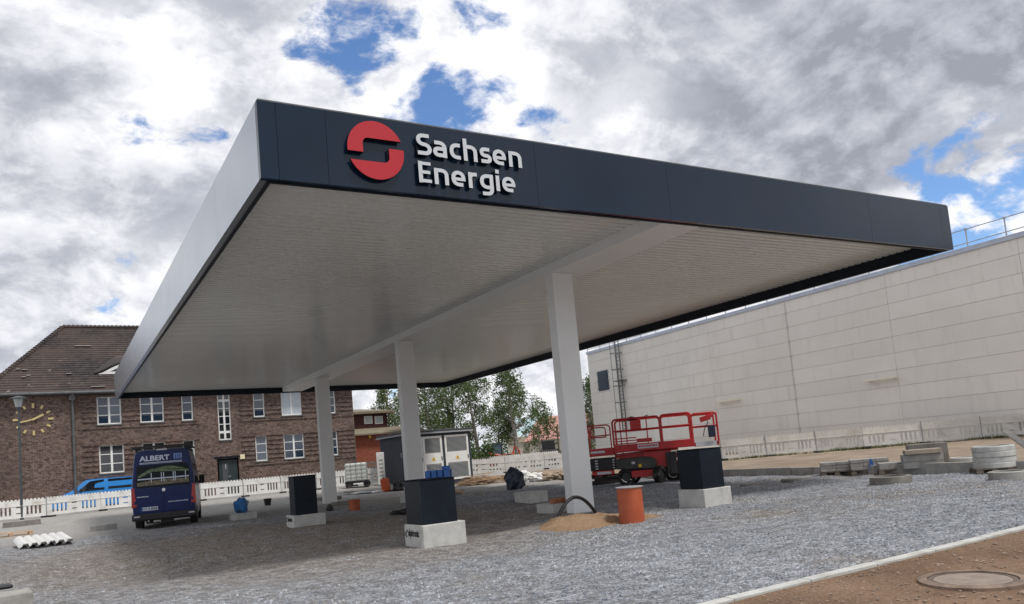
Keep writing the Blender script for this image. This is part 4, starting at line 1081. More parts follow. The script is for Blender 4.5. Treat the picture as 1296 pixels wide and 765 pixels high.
# ------------------------------------------------------------------ transformer kiosk
def louvre(parent, x0, x1, z0, z1, y):
    b = B(); n = max(4, int((z1-z0)/.062))
    for i in range(n):
        z = z0+(z1-z0)*(i+.5)/n; b.obox(((x0+x1)/2, y, z), (x1-x0, .05, .012), Matrix.Rotation(R(35), 3, 'X'))
    return mesh('louvre', b, LOUV, parent)
def build_kiosk():
    p = drop(at_d(519, 611, 42.5)); W, D, H = 3.92, 4.1, 2.92
    t = thing('transformer_kiosk', 'dark grey transformer kiosk with white louvred double doors and warning signs', 'kiosk', (p.x, p.y, p.z))
    b = B(); b.box(0, W, 0, D, -.15, H); mesh('body', b, KIOSK, t)
    b = B(); b.box(-.16, W+.14, -.16, D+.16, H, H+.17); r = mesh('roof', b, KROOF, t, bevel=.02)
    b = B(); b.box(-.18, W+.16, -.18, -.163, H-.03, H+.05); b.box(-.18, -.163, -.163, D+.16, H-.03, H+.05); mesh('drip_edge', b, LOUV, r)
    for (x0, x1) in ((.13, .90), (.92, 2.10), (2.26, 3.76)):
        z0, z1 = .22, H-.18
        b = B(); f = .12
        b.box(x0, x1, -.035, -.004, z0, z0+f); b.box(x0, x1, -.035, -.004, z1-f, z1); b.box(x0, x0+f, -.035, -.004, z0+f, z1-f); b.box(x1-f, x1, -.035, -.004, z0+f, z1-f)
        zm0 = z0+.96; zm1 = z0+1.58
        b.box(x0+f, x1-f, -.033, -.006, zm0, zm1)
        d = mesh('door', b, FRAME, t, bevel=.004)
        for za, zc in ((z0+f, zm0), (zm1, z1-f)):
            bb = B(); bb.box(x0+f, x1-f, -.008, -.003, za, zc); mesh('backing', bb, mat('louvre_backing', (.16, .165, .17), .6), d)
        louvre(d, x0+f+.01, x1-f-.01, z0+f+.02, zm0-.02, -.02); louvre(d, x0+f+.01, x1-f-.01, zm1+.02, z1-f-.02, -.02)
        cx = (x0+x1)/2; cz = (zm0+zm1)/2-.02; s = .13
        bb = B(); bb.prism([(-s, -s*.85), (s, -s*.85), (0, s*.95)], lambda a, c, q: (cx+a, q, cz+c), -.042, -.036)
        sg = mesh('warning_sign', bb, YEL, d)
        bb = B(); bb.prism([(-.03, 0), (.012, 0), (-.008, -.075), (.04, .02), (.0, .02), (.02, .085)], lambda a, c, q: (cx+a, q, cz-.01+c), -.046, -.0425); mesh('lightning_mark', bb, BLK, sg)
        bb = B(); bb.box(x1-f*.8, x1-f*.4, -.06, -.036, cz-.1, cz+.1); mesh('handle', bb, BLK, d)
    b = B(); b.box(-.012, -.002, .9, 1.0, 1.7, 1.95); mesh('vent', b, LOUV, t)
build_kiosk()

# ------------------------------------------------------------------ red brick house behind
def build_house():
    Y = 57.0
    P0 = on_y(449, 582, Y); t = thing('brick_house', 'red brick house with tan roof and dark boarded dormer storey beyond the kiosk', 'house', (P0.x, Y, 0))
    fx = lambda u, v, dy=0: (on_y(u, v, Y+dy).x-P0.x, on_y(u, v, Y+dy).z)
    xr = fx(530, 560)[0]; zt = fx(465, 550)[1]
    b = B(); b.box(-2.0, xr, 0, 9, -.1, zt); mesh('wall', b, REDBR, t)
    ze = fx(470, 548.5, -.4)[1]; z2 = fx(480, 541, 2.2)[1]
    b = B(); b.add([(-2.6, -.5, ze-.12), (xr+.5, -.5, ze-.12), (xr+.5, -.5, ze), (-2.6, -.5, ze), (xr+.5, 2.2, z2), (-2.6, 2.2, z2), (-2.6, 9, z2), (xr+.5, 9, z2)], [(0,1,2,3),(3,2,4,5),(5,4,7,6)])
    mesh('roof', b, FELT, t)
    ux0 = -1.8; ux1 = fx(490.5, 535, 2.0)[0]; zu0 = z2-.05; zu1 = fx(470, 524, 2.0)[1]
    b = B(); b.box(ux0, ux1, 2.0, 8, zu0-.3, zu1); u = mesh('dormer_storey', b, DKWD, t)
    zr = fx(470, 517, 4.0)[1]
    b = B(); b.add([(ux0-.4, 1.5, zu1), (ux1+.5, 1.5, zu1), (ux1+.5, 8.5, zu1), (ux0-.4, 8.5, zu1), (ux0+1, 4.5, zr), (ux1-1.4, 4.5, zr), (ux0-.4, 1.5, zu1+.18), (ux1+.5, 1.5, zu1+.18)], [(0,1,2,3),(0,1,7,6),(6,7,5,4),(7,2,5),(2,3,4,5),(3,6,4)])
    mesh('dormer_roof', b, FELT, t)
    for u0, u1 in ((461, 471.5), (474.5, 484.5)):
        a, z0 = fx(u0, 537, 2.0); e, _ = fx(u1, 537, 2.0); z1 = z0+(537-527)*(Y/ (_F.y*980.6)) if False else z0+.62
        window(u, a, e, z0, z1, 1, 1, y=1.94, fw=.05, sill=False, glass=CURT)
    ax, az = fx(467.5, 553); b = B(); b.box(ax-.08, ax+.08, -.15, -.003, az-.1, az+.1); mesh('wall_lamp', b, YEL, t)
    # grey slatted screen and a white tank beside it
    q = drop(at_d(461, 606, 48)); s = thing('slatted_screen', 'grey slatted timber screen in front of the red brick house', 'screen', (q.x, q.y, q.z))
    for i in range(6):
        b = B(); b.box(0, 1.0, 0, .03, .12+i*.22, .29+i*.22); mesh('slat', b, WOODG, s)
    for x in (.05, .9):
        b = B(); b.box(x, x+.06, .031, .09, -.1, 1.45); mesh('post', b, WOODG, s)
    q = drop(at_d(478.5, 605, 44)); s = thing('upright_barrier', 'white slotted barrier stood upright on end left of the kiosk', 'barrier', (q.x, q.y, q.z), .15)
    b = B(); b.box(0, .5, 0, .06, .05, 1.9); mesh('board', b, BARR, s, bevel=.03)
    b = B(); [b.box(.12, .38, -.006, -.002, .3+i*.22, .40+i*.22) for i in range(6)]; mesh('slot', b, GREYPL, s)
build_house()

# ------------------------------------------------------------------ vans
def loft_body(L, prof, W, zb, rows, mats_fn=None, nose=None):
    """body skin: stations along y, each a mirrored section; prof(y)->top z, W(t)->half width (t 0..1 from sill to roof)"""
    b = B(); ys = rows; ts = [0, .04, .15, .3, .45, .6, .75, .88, .95, .985, 1.0]
    n = len(ts)
    for y in ys:
        top = prof(y); k = nose(y) if nose else 1.0
        for s in (-1, 1):
            for t_ in ts: b.v.append((s*W(t_)*k, y, zb+(top-zb)*t_))
    m = 2*n
    for i in range(len(ys)-1):
        for s in range(2):
            for j in range(n-1):
                a = i*m+s*n+j; b.f.append([a, a+1, a+m+1, a+m]); b.mi.append(0)
        b.f.append([i*m+n-1, i*m+2*n-1, (i+1)*m+2*n-1, (i+1)*m+n-1]); b.f.append([i*m, (i+1)*m, (i+1)*m+n, i*m+n]); b.mi += [0, 0]
    for i in (0, len(ys)-1):
        b.f.append([i*m+j for j in range(n)]+[i*m+n+j for j in range(n-1, -1, -1)]); b.mi.append(0)
    return b
def wheel(t, x, y, r=.34, w=.24):
    b = B(); b.cyl((x-w/2, y, r), (x+w/2, y, r), r, n=24); o = mesh('wheel', b, RUB, t, bevel=.02)
    b = B(); s = 1 if x > 0 else -1; b.cyl((x+s*w/2, y, r), (x+s*(w/2+.012), y, r), r*.62, r*.55, n=16); mesh('rim', b, DGREY, o, smooth=True); return o
def build_dark_van():
    p = at_z(209.5, 668.0); hd = R(10.5)
    t = thing('panel_van', 'dark blue high roof van seen from behind, with a picture on its rear window', 'van', (p.x, p.y, p.z), -hd)
    L = 5.6; zb, zt = .34, 2.66
    def prof(y):
        if y < 4.0: return zt-.05*(1-smooth01(0, .25, y))
        return zt-.35*smooth01(4.0, 4.4, y)-1.05*smooth01(4.2, 5.0, y)-.25*smooth01(4.9, 5.6, y)
    def W(k): return .985*(1-.03*abs(k-.3)/.3 if k < .3 else 1-.155*((k-.3)/.7)**1.7) if k < .96 else (.985*(.855)-(.0 if k < .97 else .07 if k < .99 else .17))
    body = mesh('body', loft_body(L, prof, W, zb, [0, .05, .15, .4, 1, 2, 3, 3.8, 4.1, 4.3, 4.6, 4.9, 5.2, 5.5, 5.6], nose=lambda y: (.975 if y < .01 else 1)*(1-.10*smooth01(4.6, 5.6, y))), VANB, t, smooth=True)
    half = lambda z: W((z-zb)/(zt-zb))
    # rear doors with their seam
    for s in (-1, 1):
        poly = [(s*.012, .56), (s*.93*half(.56), .56), (s*.935*half(1.4), 1.4), (s*.93*half(2.2), 2.2), (s*.88*half(2.5), 2.54), (s*.012, 2.56)]
        b = B(); b.prism(poly, lambda a, z, d: (a, d, z), -.020, -.003); d = mesh('rear_door', b, VANB, t, bevel=.006)
        for z in (.9, 1.5, 2.2): 
            b = B(); b.box(s*.9*half(z)-.03, s*.9*half(z)+.03, -.04, -.021, z-.05, z+.05); mesh('hinge', b, VANB, d)
    b = B(); poly = [(-.80, 1.40), (.80, 1.40), (.77, 2.10), (-.77, 2.10)]
    b.prism([(-.84, 1.46), (-.78, 1.38), (.78, 1.38), (.84, 1.46), (.80, 2.08), (.74, 2.12), (-.74, 2.12), (-.80, 2.08)], lambda a, z, d: (a, d, z), -.026, -.0212); win = mesh('rear_window', b, mat('window_film', (.012, .016, .022), .5, spec=.2), t)
    # picture of an open hall printed on the window
    fl = lambda d: (lambda a, z, q: (a, d+q, z))
    b = B(); b.prism([(-.80, 1.44), (.80, 1.46), (.80, 1.60), (.0, 1.62), (-.80, 1.56)], fl(-.0285), 0, .002)
    for i in range(16): b.box(-.75+i*.1, -.70+i*.1, -.0292, -.0287, 1.47+.02*(i % 3), 1.53+.03*(i % 4))
    mesh('print_ground', b, PRINTT, win)
    b = B(); b.prism([(-.80, 1.76), (-.42, 1.98), (-.30, 2.0), (.80, 1.90), (.80, 1.84), (-.30, 1.90), (-.74, 1.72)], fl(-.0300), 0, .002)
    b.prism([(-.2, 2.0), (.05, 2.06), (.3, 2.05), (.6, 1.97), (.72, 1.93), (-.2, 1.99)], fl(-.0290), 0, .0005)
    mesh('print_roof', b, PRINTG, win)
    b = B()
    for x in (-.36, -.05, .02, .32, .38, .70): b.box(x-.012, x+.012, -.0306, -.0302, 1.55, 1.86)
    b.box(-.78, .8, -.0306, -.0302, 1.645, 1.685); mesh('print_frame', b, PRINTW, win)
    def tx(s, size, x, z, w, m, off=.012):
        o = text_mesh(s, size, .002, off*size, [m], 'lettering', t); x0 = min(v.co.x for v in o.data.vertices); x1 = max(v.co.x for v in o.data.vertices)
        for v in o.data.vertices: v.co.x = (v.co.x-x0)*w/(x1-x0)
        o.rotation_euler = (R(90), 0, 0); o.location = (x, -.026, z); return o
    tx('ALBERT', .235, -.70, 2.27, .93, PRINTW, .03)
    b = B()
    b.box(.36, .41, -.026, -.022, 2.27, 2.46); b.box(.44, .48, -.026, -.022, 2.27, 2.42); b.box(.51, .54, -.026, -.022, 2.27, 2.42); b.box(.57, .61, -.026, -.022, 2.27, 2.46); b.box(.415, .565, -.026, -.022, 2.425, 2.46); b.box(.485, .505, -.026, -.022, 2.33, 2.355)
    mesh('emblem', b, mat('pale_blue_print', (.18, .30, .62), .5), t)
    b = B(); b.box(-.70, .61, -.026, -.022, 2.195, 2.215); b.box(-.70, .61, -.026, -.022, 2.165, 2.178); mesh('underline', b, PRINTW, t)
    b = B(); x = .12
    for i in range(17):
        w = random.uniform(.018, .036); b.box(x, x+w, -.0245, -.0215, .84, .84+random.uniform(.025, .04)); x += w+.010
    x = -.82
    for i in range(9):
        w = random.uniform(.02, .036); b.box(x, x+w, -.0245, -.0215, 1.07, 1.10); x += w+.008
    mesh('small_lettering', b, PRINTW, t)
    b = B(); b.cyl((0, -.03, 1.27), (0, -.022, 1.27), .055, n=16); mesh('badge', b, CHROME, t)
    # licence plate
    b = B(); b.box(-.70, -.20, -.035, -.022, .62, .735); pl = mesh('licence_plate', b, PRINTW, t)
    b = B(); b.box(-.699, -.66, -.0385, -.0352, .621, .734); mesh('plate_band', b, BLUEB, pl)
    o = text_mesh('HY A 8008', .105, .001, .002, [BLK], 'plate_text', pl); w = max(v.co.x for v in o.data.vertices)
    for v in o.data.vertices: v.co.x *= .42/w
    o.rotation_euler = (R(90), 0, 0); o.location = (-.645, -.037, .64)
    for s in (-1, 1):
        b = B(); xo = half(1.0); b.prism([(s*(xo-.15), .76), (s*(xo+.012), .74), (s*(half(1.36)+.012), 1.38), (s*(half(1.36)-.08), 1.40)], lambda a, z, d: (a, d, z), -.035, .12); mesh('tail_light', b, LENS, t, bevel=.012)
    b = B(); b.box(-1.0, 1.0, -.10, .25, .30, .52); mesh('bumper', b, BLK, t, bevel=.04)
    for s in (-1, 1):
        b = B(); b.box(s*.84-.09, s*.84+.09, -.112, -.10, .42, .46); mesh('reflector', b, WHT_SIGN, t)
    b = B(); b.box(-.9, .9, .3, 5.2, .26, .40); b.box(-.15, .25, .2, .5, .18, .3); mesh('underbody', b, BLK, t)
    b = B(); b.tube([(-.5, .0, .27), (-.5, .5, .27)], .03, 8); mesh('exhaust', b, STEEL, t)
    for y in (1.0, 4.5):
        for s in (-1, 1): wheel(t, s*.86, y)
    # roof rack with rear crossbar
    b = B(); b.box(-.92, .94, -.10, .0, 2.70, 2.765); b.box(-.92, -.86, .01, 3.2, 2.70, 2.75); b.box(.86, .92, .01, 3.2, 2.70, 2.75)
    for y in (.5, 1.4, 2.3, 3.1): b.box(-.855, .855, y, y+.06, 2.71, 2.74)
    for y in (.2, 1.6, 3.0):
        for s in (-.80, .80): b.box(s-.03, s+.03, y, y+.08, 2.58, 2.699)
    mesh('roof_rack', b, BLK, t)
    b = B(); b.box(-.16, .16, -.03, .05, 2.60, 2.65); mesh('brake_light', b, WHT_SIGN, t)
    # left side glass, mirror
    for y0, y1 in ((.5, 1.7), (1.85, 3.0), (3.15, 3.95)):
        for s in (-1, 1):
            b = B(); vs = [(s*(half(z)+.004), y, z) for y, z in ((y0, 1.40), (y1, 1.40), (y1, 2.10), (y0, 2.10))]; b.add(vs, [(0,1,2,3)] if s < 0 else [(3,2,1,0)]); mesh('side_window', b, GLASS, t)
    for s in (-1, 1):
        b = B(); b.box(s*1.08-.10, s*1.08+.10, 4.18, 4.26, 1.36, 1.70); b.box(s*.97-.06, s*.97+.06, 4.19, 4.25, 1.42, 1.47); mesh('mirror', b, BLK, t, bevel=.02)
build_dark_van()

def build_blue_van():
    p = drop(at_d(66, 652, 43.0)); t = thing('light_blue_van', 'light blue van parked side on behind the white barriers with red roof light', 'van', p, R(-88))
    # built pointing along +y, then turned so that its nose points left
    t.rotation_euler.z = R(91.5); L = 5.2; p2 = drop(at_d(66, 652, 43.2)); t.location = p2 + Vector((L, 0, -.02))
    zb, zt = .28, 2.0
    def prof(y): return zt-.06*smooth01(2.6, 3.4, y)-.80*smooth01(3.25, 4.55, y)-.28*smooth01(4.4, 5.2, y)-.04*(1-smooth01(0, .3, y))
    def W(k): return .95 if k < .45 else .95-.16*((k-.45)/.55)**1.5-(0 if k < .97 else .05 if k < .99 else .12)
    mesh('body', loft_body(L, prof, W, zb, [0, .06, .3, 1, 2, 2.7, 3.1, 3.4, 3.7, 4.0, 4.3, 4.6, 4.9, 5.1, 5.2], nose=lambda y: 1-.13*smooth01(4.5, 5.2, y)), CARB, t, smooth=True)
    for s in (-1, 1):
        def wp(y, z): return (s*(W((z-zb)/(prof(min(y, 3.2))-zb))+.006), y, z)
        for name, pts in (('side_window', [(.5, 1.16), (2.45, 1.16), (2.45, 1.72), (.5, 1.72)]), ('door_window', [(2.65, 1.14), (4.0, 1.12), (3.35, 1.66), (2.65, 1.72)])):
            b = B(); b.add([wp(*q) for q in pts], [(0,1,2,3)]); mesh(name, b, GLASS, t)
        b = B(); b.box(s*.952-.008, s*.952+.008, .4, 4.6, .80, .86); mesh('side_moulding', b, CARB, t)
        b = B(); b.box(s*1.04-.09, s*1.04+.09, 3.75, 3.85, 1.12, 1.30); mesh('mirror', b, BLK, t, bevel=.02)
    b = B(); b.add([(-.74, 3.38, 1.90), (.74, 3.38, 1.90), (.80, 4.42, 1.24), (-.80, 4.42, 1.24)], [(0,1,2,3)]); mesh('windscreen', b, GLASS, t)
    b = B(); b.box(-.5, .5, 1.0, 1.15, 1.96, 2.05); mesh('roof_bar', b, LENS, t, bevel=.02)
    for y in (.9, 4.2):
        for s in (-1, 1): wheel(t, s*.84, y)
build_blue_van()

# ------------------------------------------------------------------ red scissor lift
def build_lift():
    p = at_z(830, 612.5); az = YAW+math.atan((830-648)/F_PX)
    t = thing('scissor_lift', 'red scissor lift with extended railed platform parked behind the right cover box', 'lift', (p.x, p.y, p.z), -az)
    S = 37.3*.988
    X = lambda u: (u-830)/S
    def Z(u, v): return ((612.5-.088*(u-830))-v)/S
    # wheels: the near axle pair and the far ones
    for x, y, turn in ((X(794.5), .25, 0), (X(836), .0, R(62)), (X(853), 1.0, 0), (X(800), 1.55, 0), (X(868), 1.75, 0)):
        b = B(); r = .29; n = 22
        b.lathe([(r-.10, -.13), (r-.01, -.11), (r, -.09), (r, .09), (r-.01, .11), (r-.10, .13)], n=24)
        for k in range(14):
            a = 2*math.pi*k/14
            for q in (-1, 1): b.obox(((r+.004)*math.cos(a+q*.1), (r+.004)*math.sin(a+q*.1), q*.06), (.035, .06, .11), Matrix.Rotation(a+q*.1, 3, 'Z') @ Matrix.Rotation(q*.5, 3, 'X'))
        w = mesh('wheel', b, RUB, t, loc=(x, y, r)); w.rotation_euler = (R(90), 0, turn)
        b = B(); b.cyl((0,0,-.08), (0,0,.08), r-.14, n=14); mesh('hub', b, DGREY, w)
    # chassis, engine cover, red skirt
    b = B(); b.box(X(790), X(872), .30, 1.55, .30, .62); mesh('chassis', b, DGREY, t, bevel=.02)
    cov = [(X(783), .58), (X(833), .50), (X(834), .74), (X(829), .90), (X(820), .95), (X(785), .93), (X(782.5), .80)]
    b = B(); b.prism(cov, lambda a, z, d: (a, d, z), .02, .42); ec = mesh('engine_cover', b, DGREY, t, bevel=.03)
    b = B(); b.box(X(803), X(807), .012, .019, .72, .80); mesh('label', b, PAPER, ec)
    b = B(); b.box(X(811), X(815), .012, .019, .60, .70); mesh('label', b, YEL, ec)
    b = B(); b.box(X(801.5), X(829), .05, .35, .26, .49); mesh('side_skirt', b, LRED, t, bevel=.015)
    b = B(); b.box(X(846), X(858.5), .10, .5, .28, 1.02); b.box(X(850), X(858), .08, .099, .3, .98); mesh('power_box', b, BLK, t, bevel=.02)
    b = B(); b.box(X(859), X(876), .15, .6, .25, .68); mesh('end_block', b, LRED, t, bevel=.03)
    # folded scissor arms
    b = B()
    for i in range(4):
        z = .66+i*.13
        for y in (.35, 1.35): b.obox((X(822), y, z+.03), (2.15, .06, .10), Matrix.Rotation(R(2.2)*(-1)**i, 3, 'Y'))
        for x in (X(792), X(822), X(852)): b.cyl((x, .30, z+.03), (x, 1.42, z+.03), .04, n=8)
    mesh('scissor_arms', b, LRED, t)
    b = B(); b.box(X(818), X(852), .22, .34, .52, 1.10); mesh('arm_plate', b, LRED, t, bevel=.02)
    # left end: black stack of the extended outrigger with white marks, red beam below
    b = B(); b.box(X(749.5), X(783), .15, 1.2, .58, 1.00); sk = mesh('outrigger_box', b, BLK, t, bevel=.02)
    for i in range(4):
        b = B(); b.box(X(757), X(760.5), .138, .149, .63+i*.09, .67+i*.09); mesh('white_mark', b, WHT_SIGN, sk)
        b = B(); b.box(X(779), X(781.5), .138, .149, .63+i*.09, .67+i*.09); mesh('white_mark', b, WHT_SIGN, sk)
    b = B(); b.box(X(752), X(780), .10, .35, .42, .575); rb = mesh('lower_beam', b, LRED, t, bevel=.02)
    b = B(); b.box(X(758.5), X(776.5), .088, .099, .45, .54); mesh('white_label', b, WHT_SIGN, rb)
    b = B(); b.tube([(X(762), .3, .44), (X(772), .3, .30), (X(790), .3, .28)], .05, 8); mesh('hose', b, BLK, t)
    # platform decks
    b = B(); b.box(X(783), X(882), .0, 1.62, 1.14, 1.40); mesh('platform', b, LRED, t, bevel=.02)
    b = B(); b.box(X(747), X(783)-.004, .06, 1.56, 1.08, 1.34); ex = mesh('extension_deck', b, LRED, t, bevel=.02)
    b = B(); b.box(X(753), X(771), .045, .059, 1.18, 1.26); mesh('white_label', b, WHT_SIGN, ex)
    b = B(); b.box(X(882)+.004, X(912), .06, 1.56, 1.12, 1.26); ex2 = mesh('extension_deck', b, LRED, t, bevel=.02)
    b = B(); b.box(X(883.5), X(909), .045, .059, 1.13, 1.27); mesh('white_label', b, WHT_SIGN, ex2)
    b = B(); b.box(X(812.5), X(838), -.014, -.003, 1.22, 1.36); lb = mesh('white_label', b, WHT_SIGN, t)
    b = B(); xx = X(814)
    for i in range(9): b.box(xx, xx+.05, -.018, -.0145, 1.27, 1.33); xx += .07
    mesh('dark_print', b, LRED, lb)
    # railings
    def hoop(u0, u1, z0, z1, y, r=.028, mid=True, rad=.12, nm='guard_rail'):
        x0, x1 = X(u0), X(u1); path = [(x0, y, z0), (x0, y, z1-rad)]
        for k in range(1, 5): a = math.pi/2*k/4; path.append((x0+rad-rad*math.cos(a), y, z1-rad+rad*math.sin(a)))
        for k in range(0, 4): a = math.pi/2*k/4; path.append((x1-rad+rad*math.sin(a), y, z1-rad+rad*math.cos(a)))
        path += [(x1, y, z1-rad), (x1, y, z0)]
        b = B(); b.tube(path, r, 8); o = mesh(nm, b, LRED, t, smooth=True)
        if mid: b = B(); b.cyl((x0, y, (z0+z1)/2+.05), (x1, y, (z0+z1)/2+.05), r*.8, n=8); mesh('mid_rail', b, LRED, o, smooth=True)
        return o
    hoop(749.5, 780, 1.32, 2.13, .04, .024)
    for y in (.04, 1.58):
        hoop(783.5, 842, 1.38, 2.27, y, .034); hoop(843.5, 880.5, 1.38, 2.28, y, .042); hoop(881, 911.5, 1.25, 2.22, y, .034)
    hoop(755, 774, 1.70, 2.06, .10, .022, False, .1, 'access_loop')
    b = B(); b.tube([(X(755), .10, 1.72), (X(774), .10, 1.72)], .022, 6); mesh('loop_bar', b, LRED, t)
    for u in (748, 911.5):
        b = B(); x = X(u); zt = 2.10 if u < 800 else 2.2; zz = 1.3
        b.tube([(x, .06, zz), (x, .06, zt), (x, 1.56, zt), (x, 1.56, zz)], .03, 8); b.cyl((x, .06, 1.75), (x, 1.56, 1.75), .024, n=6); mesh('end_rail', b, LRED, t)
    # entry gate and ladder rungs, control boxes
    for u in (793, 800, 826): 
        b = B(); b.cyl((X(u), .04, 1.4), (X(u), .04, 2.2), .02, n=6); mesh('rail_post', b, LRED, t)
    b = B()
    for z in (1.43, 1.52, 1.61): b.box(X(785), X(812), -.01, .02, z-.02, z+.02)
    mesh('step', b, LRED, t)
    b = B(); b.box(X(812), X(831), -.012, .03, 1.43, 1.56); mesh('gate_plate', b, LRED, t, bevel=.01)
    b = B(); b.box(X(805.5), X(819), .05, .25, 1.83, 2.22); cb = mesh('control_box', b, LRED, t, bevel=.03)
    b = B(); b.blob((X(808), .12, 2.26), (.19, .12, .08), 3, .2, 2); mesh('cover_cloth', b, BLK, cb, smooth=True)
    b = B(); b.obox((X(898), .05, 2.04), (.36, .2, .17), Matrix.Rotation(R(-14), 3, 'Y')); b.box(X(899), X(907), -.02, .18, 2.06, 2.16); c2 = mesh('control_box', b, LRED, t, bevel=.02)
    b = B(); b.box(X(900), X(908.5), -.04, .14, 1.40, 1.80); mesh('document_box', b, mat('navy_plastic', (.015, .02, .05), .5), t, bevel=.015)
    b = B(); b.tube([(X(899), 0, 2.0), (X(901), -.03, 1.9), (X(896), -.03, 1.7), (X(893.5), 0, 1.45)], .014, 6); mesh('cable', b, BLK, t)
    b = B(); b.tube([(X(808), .1, 2.30), (X(822), .1, 2.27), (X(829), .1, 2.34)], .016, 6); mesh('antenna_arm', b, DGREY, t)
build_lift()

# ------------------------------------------------------------------ loose material in the yard
PAL_N = [0]
def pallet(o, rz, L, W, label, group='timber pallets', m=WOODG):
    t = thing('wooden_pallet', label, 'pallet', o, rz, group)
    n = 6; first = None
    for i in range(n):
        if first is None: b = B(); b.box(0, L, -.05, .05, .118, .14); first = mesh('deck_board', b, m, t, loc=(0, .06+(W-.12)*i/(n-1), 0))
        else: inst('deck_board', first, t, (0, .06+(W-.12)*i/(n-1), 0))
    blk = None
    for x in (0, L/2-.07, L-.14):
        b = B(); b.box(x+.02, x+.12, 0, W, .097, .116); mesh('stringer_board', b, m, t)
        for y in (0, W/2-.05, W-.10):
            if blk is None: b = B(); b.box(0, .14, 0, .10, .02, .095); blk = mesh('spacer_block', b, m, t, loc=(x, y, 0))
            else: inst('spacer_block', blk, t, (x, y, 0))
    for y in (0, W/2-.05, W-.10):
        b = B(); b.box(0, L, y, y+.10, 0, .018); mesh('bottom_board', b, m, t)
    return t
def slab(o, rz, sx, sy, sz, label, m=CONC, group='concrete slabs and kerbs on the pallets', nx=1, nz=1, name='slab_stack'):
    t = thing(name, label, 'concrete stack' if nx*nz > 1 else 'concrete slab', o, rz, group); first = None
    for k in range(nz):
        for i in range(nx):
            p = (i*sx/nx, random.uniform(-.012, .012), k*sz/nz)
            if first is None: b = B(); b.box(.004, sx/nx-.004, 0, sy, .002, sz/nz-.004); first = mesh('slab', b, m, t, bevel=.008); first.location = p
            else: inst('slab', first, t, p)
    return t
def yard():
    rz = math.atan2(KD.y, KD.x) + math.pi*0
    d = KD if KD.dot(_r) > 0 else -KD
    rz = math.atan2(d.y, d.x)
    def spot(u, v): return at_z(u, v, 0)
    def ppm(u, v): return F_PX/((spot(u, v)-EYEP).dot(_F))
    ang = -(YAW+math.atan((1150-648)/F_PX))+R(8)              # long sides across the view
    e1_ = Vector((math.cos(ang), math.sin(ang), 0)); e2_ = Vector((-e1_.y, e1_.x, 0))
    a1 = spot(1040, 604.5); s1 = ppm(1040, 604.5)
    pallet(a1, ang, 38/s1, .8, 'grey pallet furthest left by the kerb wall, under the grey slabs')
    slab(a1+Vector((0, 0, .142)), ang, 36/s1, .55, .26, 'pile of grey slabs on the pallet furthest left by the kerb wall', CONC, nx=2, nz=3)
    a2 = spot(1078, 602.5)
    pallet(a2, ang, 40/s1, .8, 'grey pallet under the slabs with the blue strap')
    s2 = slab(a2+Vector((0, 0, .142)), ang, 44/s1, .6, .29, 'pile of grey slabs with a blue strap hanging down its front', CONC, nx=3, nz=3)
    b = B(); b.prism([(-.02, .0), (.16, .0), (.10, .16), (.05, .30), (.02, .28)], lambda a, z, q: (.48+a, q, z), -.05, -.02); mesh('strap', b, BLUEB, s2)
    a3 = spot(1113, 602); s3 = ppm(1113, 602)
    pallet(a3, ang, 55/s3, .8, 'long grey pallet behind the lone concrete ring')
    slab(a3+Vector((.05, 0, .142)), ang, 26/s3, .5, .17, 'single low grey slab beside the tall slab stack', CONC)
    a4 = spot(1146, 601.5); s4 = ppm(1146, 601.5)
    pallet(a4+Vector((.5, -.4, 0)), ang, 48/s4, .8, 'dark pallet under the tall slab stack')
    st = slab(a4+Vector((.02, .02, .142)), ang, 46/s4, .55, .36, 'tall stack of long grey kerb stones, the tallest by the kerb wall', CONC, nx=1, nz=2)
    q = a4+Vector((0, 0, .142+.365)); slab(q+Vector((-.02, -.08, 0)), ang, 42/s4, .5, .12, 'tan topped slab lying across the front of the tall kerb stack', mat('tan_concrete', (.34, .29, .23), .9, var=.15, vscale=5))
    slab(a4+Vector((0, 0, .142))+e2_*.60+e1_*.22, ang, 46/s4, .5, .60, 'rear block pile rising behind the tall kerb stack', CONCD, nx=2, nz=2)
    a5 = spot(1206, 598.5); s5 = ppm(1206, 598.5)
    pallet(a5, ang, 36/s5, .8, 'grey pallet under the single pale ring')
    e1 = Vector((math.cos(ang), math.sin(ang), 0)); e2 = Vector((-e1.y, e1.x, 0))
    def ringo(c, r, h, th, label, m=CONCL):
        b = B(); b.lathe([(r, 0), (r, h-.02), (r-.015, h), (r-th, h), (r-th, 0)], n=40); o = mesh('concrete_ring', b, m, smooth=True, loc=c); setp(o, label, 'concrete ring', 'concrete rings'); return o
    r5 = 17/s5
    ringo(a5+e1*(18.5/s5)+e2*r5+Vector((0, 0, .142)), r5, .21, .1, 'single pale concrete ring on a pallet left of the ring stack')
    a6 = spot(1238, 602); s6 = ppm(1238, 602)
    pallet(a6-e1*.02, ang, 42/s6, .8, 'grey pallet under the stack of four rings')
    r6 = 24.5/s6; c6 = a6+e1*(26/s6)+e2*r6
    for i, w in enumerate(('bottom', 'second lowest', 'third', 'topmost')):
        ringo(c6+Vector((random.uniform(-.012, .012), random.uniform(-.012, .012), .142+i*.125)), r6, .121, .09, w+' pale ring of the stack of four concrete rings')
    c7 = c6+e1*.75+e2*.35
    b = B(); b.lathe([(.62, 0), (.62, .11), (.55, .11), (.55, 0)], n=48); o = mesh('concrete_ring', b, CONC, smooth=True, loc=c7+Vector((0, 0, .48))); o.rotation_euler = (R(38), R(28), 0)
    setp(o, 'large thin grey ring leaning tilted against the stack of four rings', 'concrete ring', 'concrete rings')
    # left side of the yard
    bang = -(YAW+math.atan((60-648)/F_PX))+R(4)
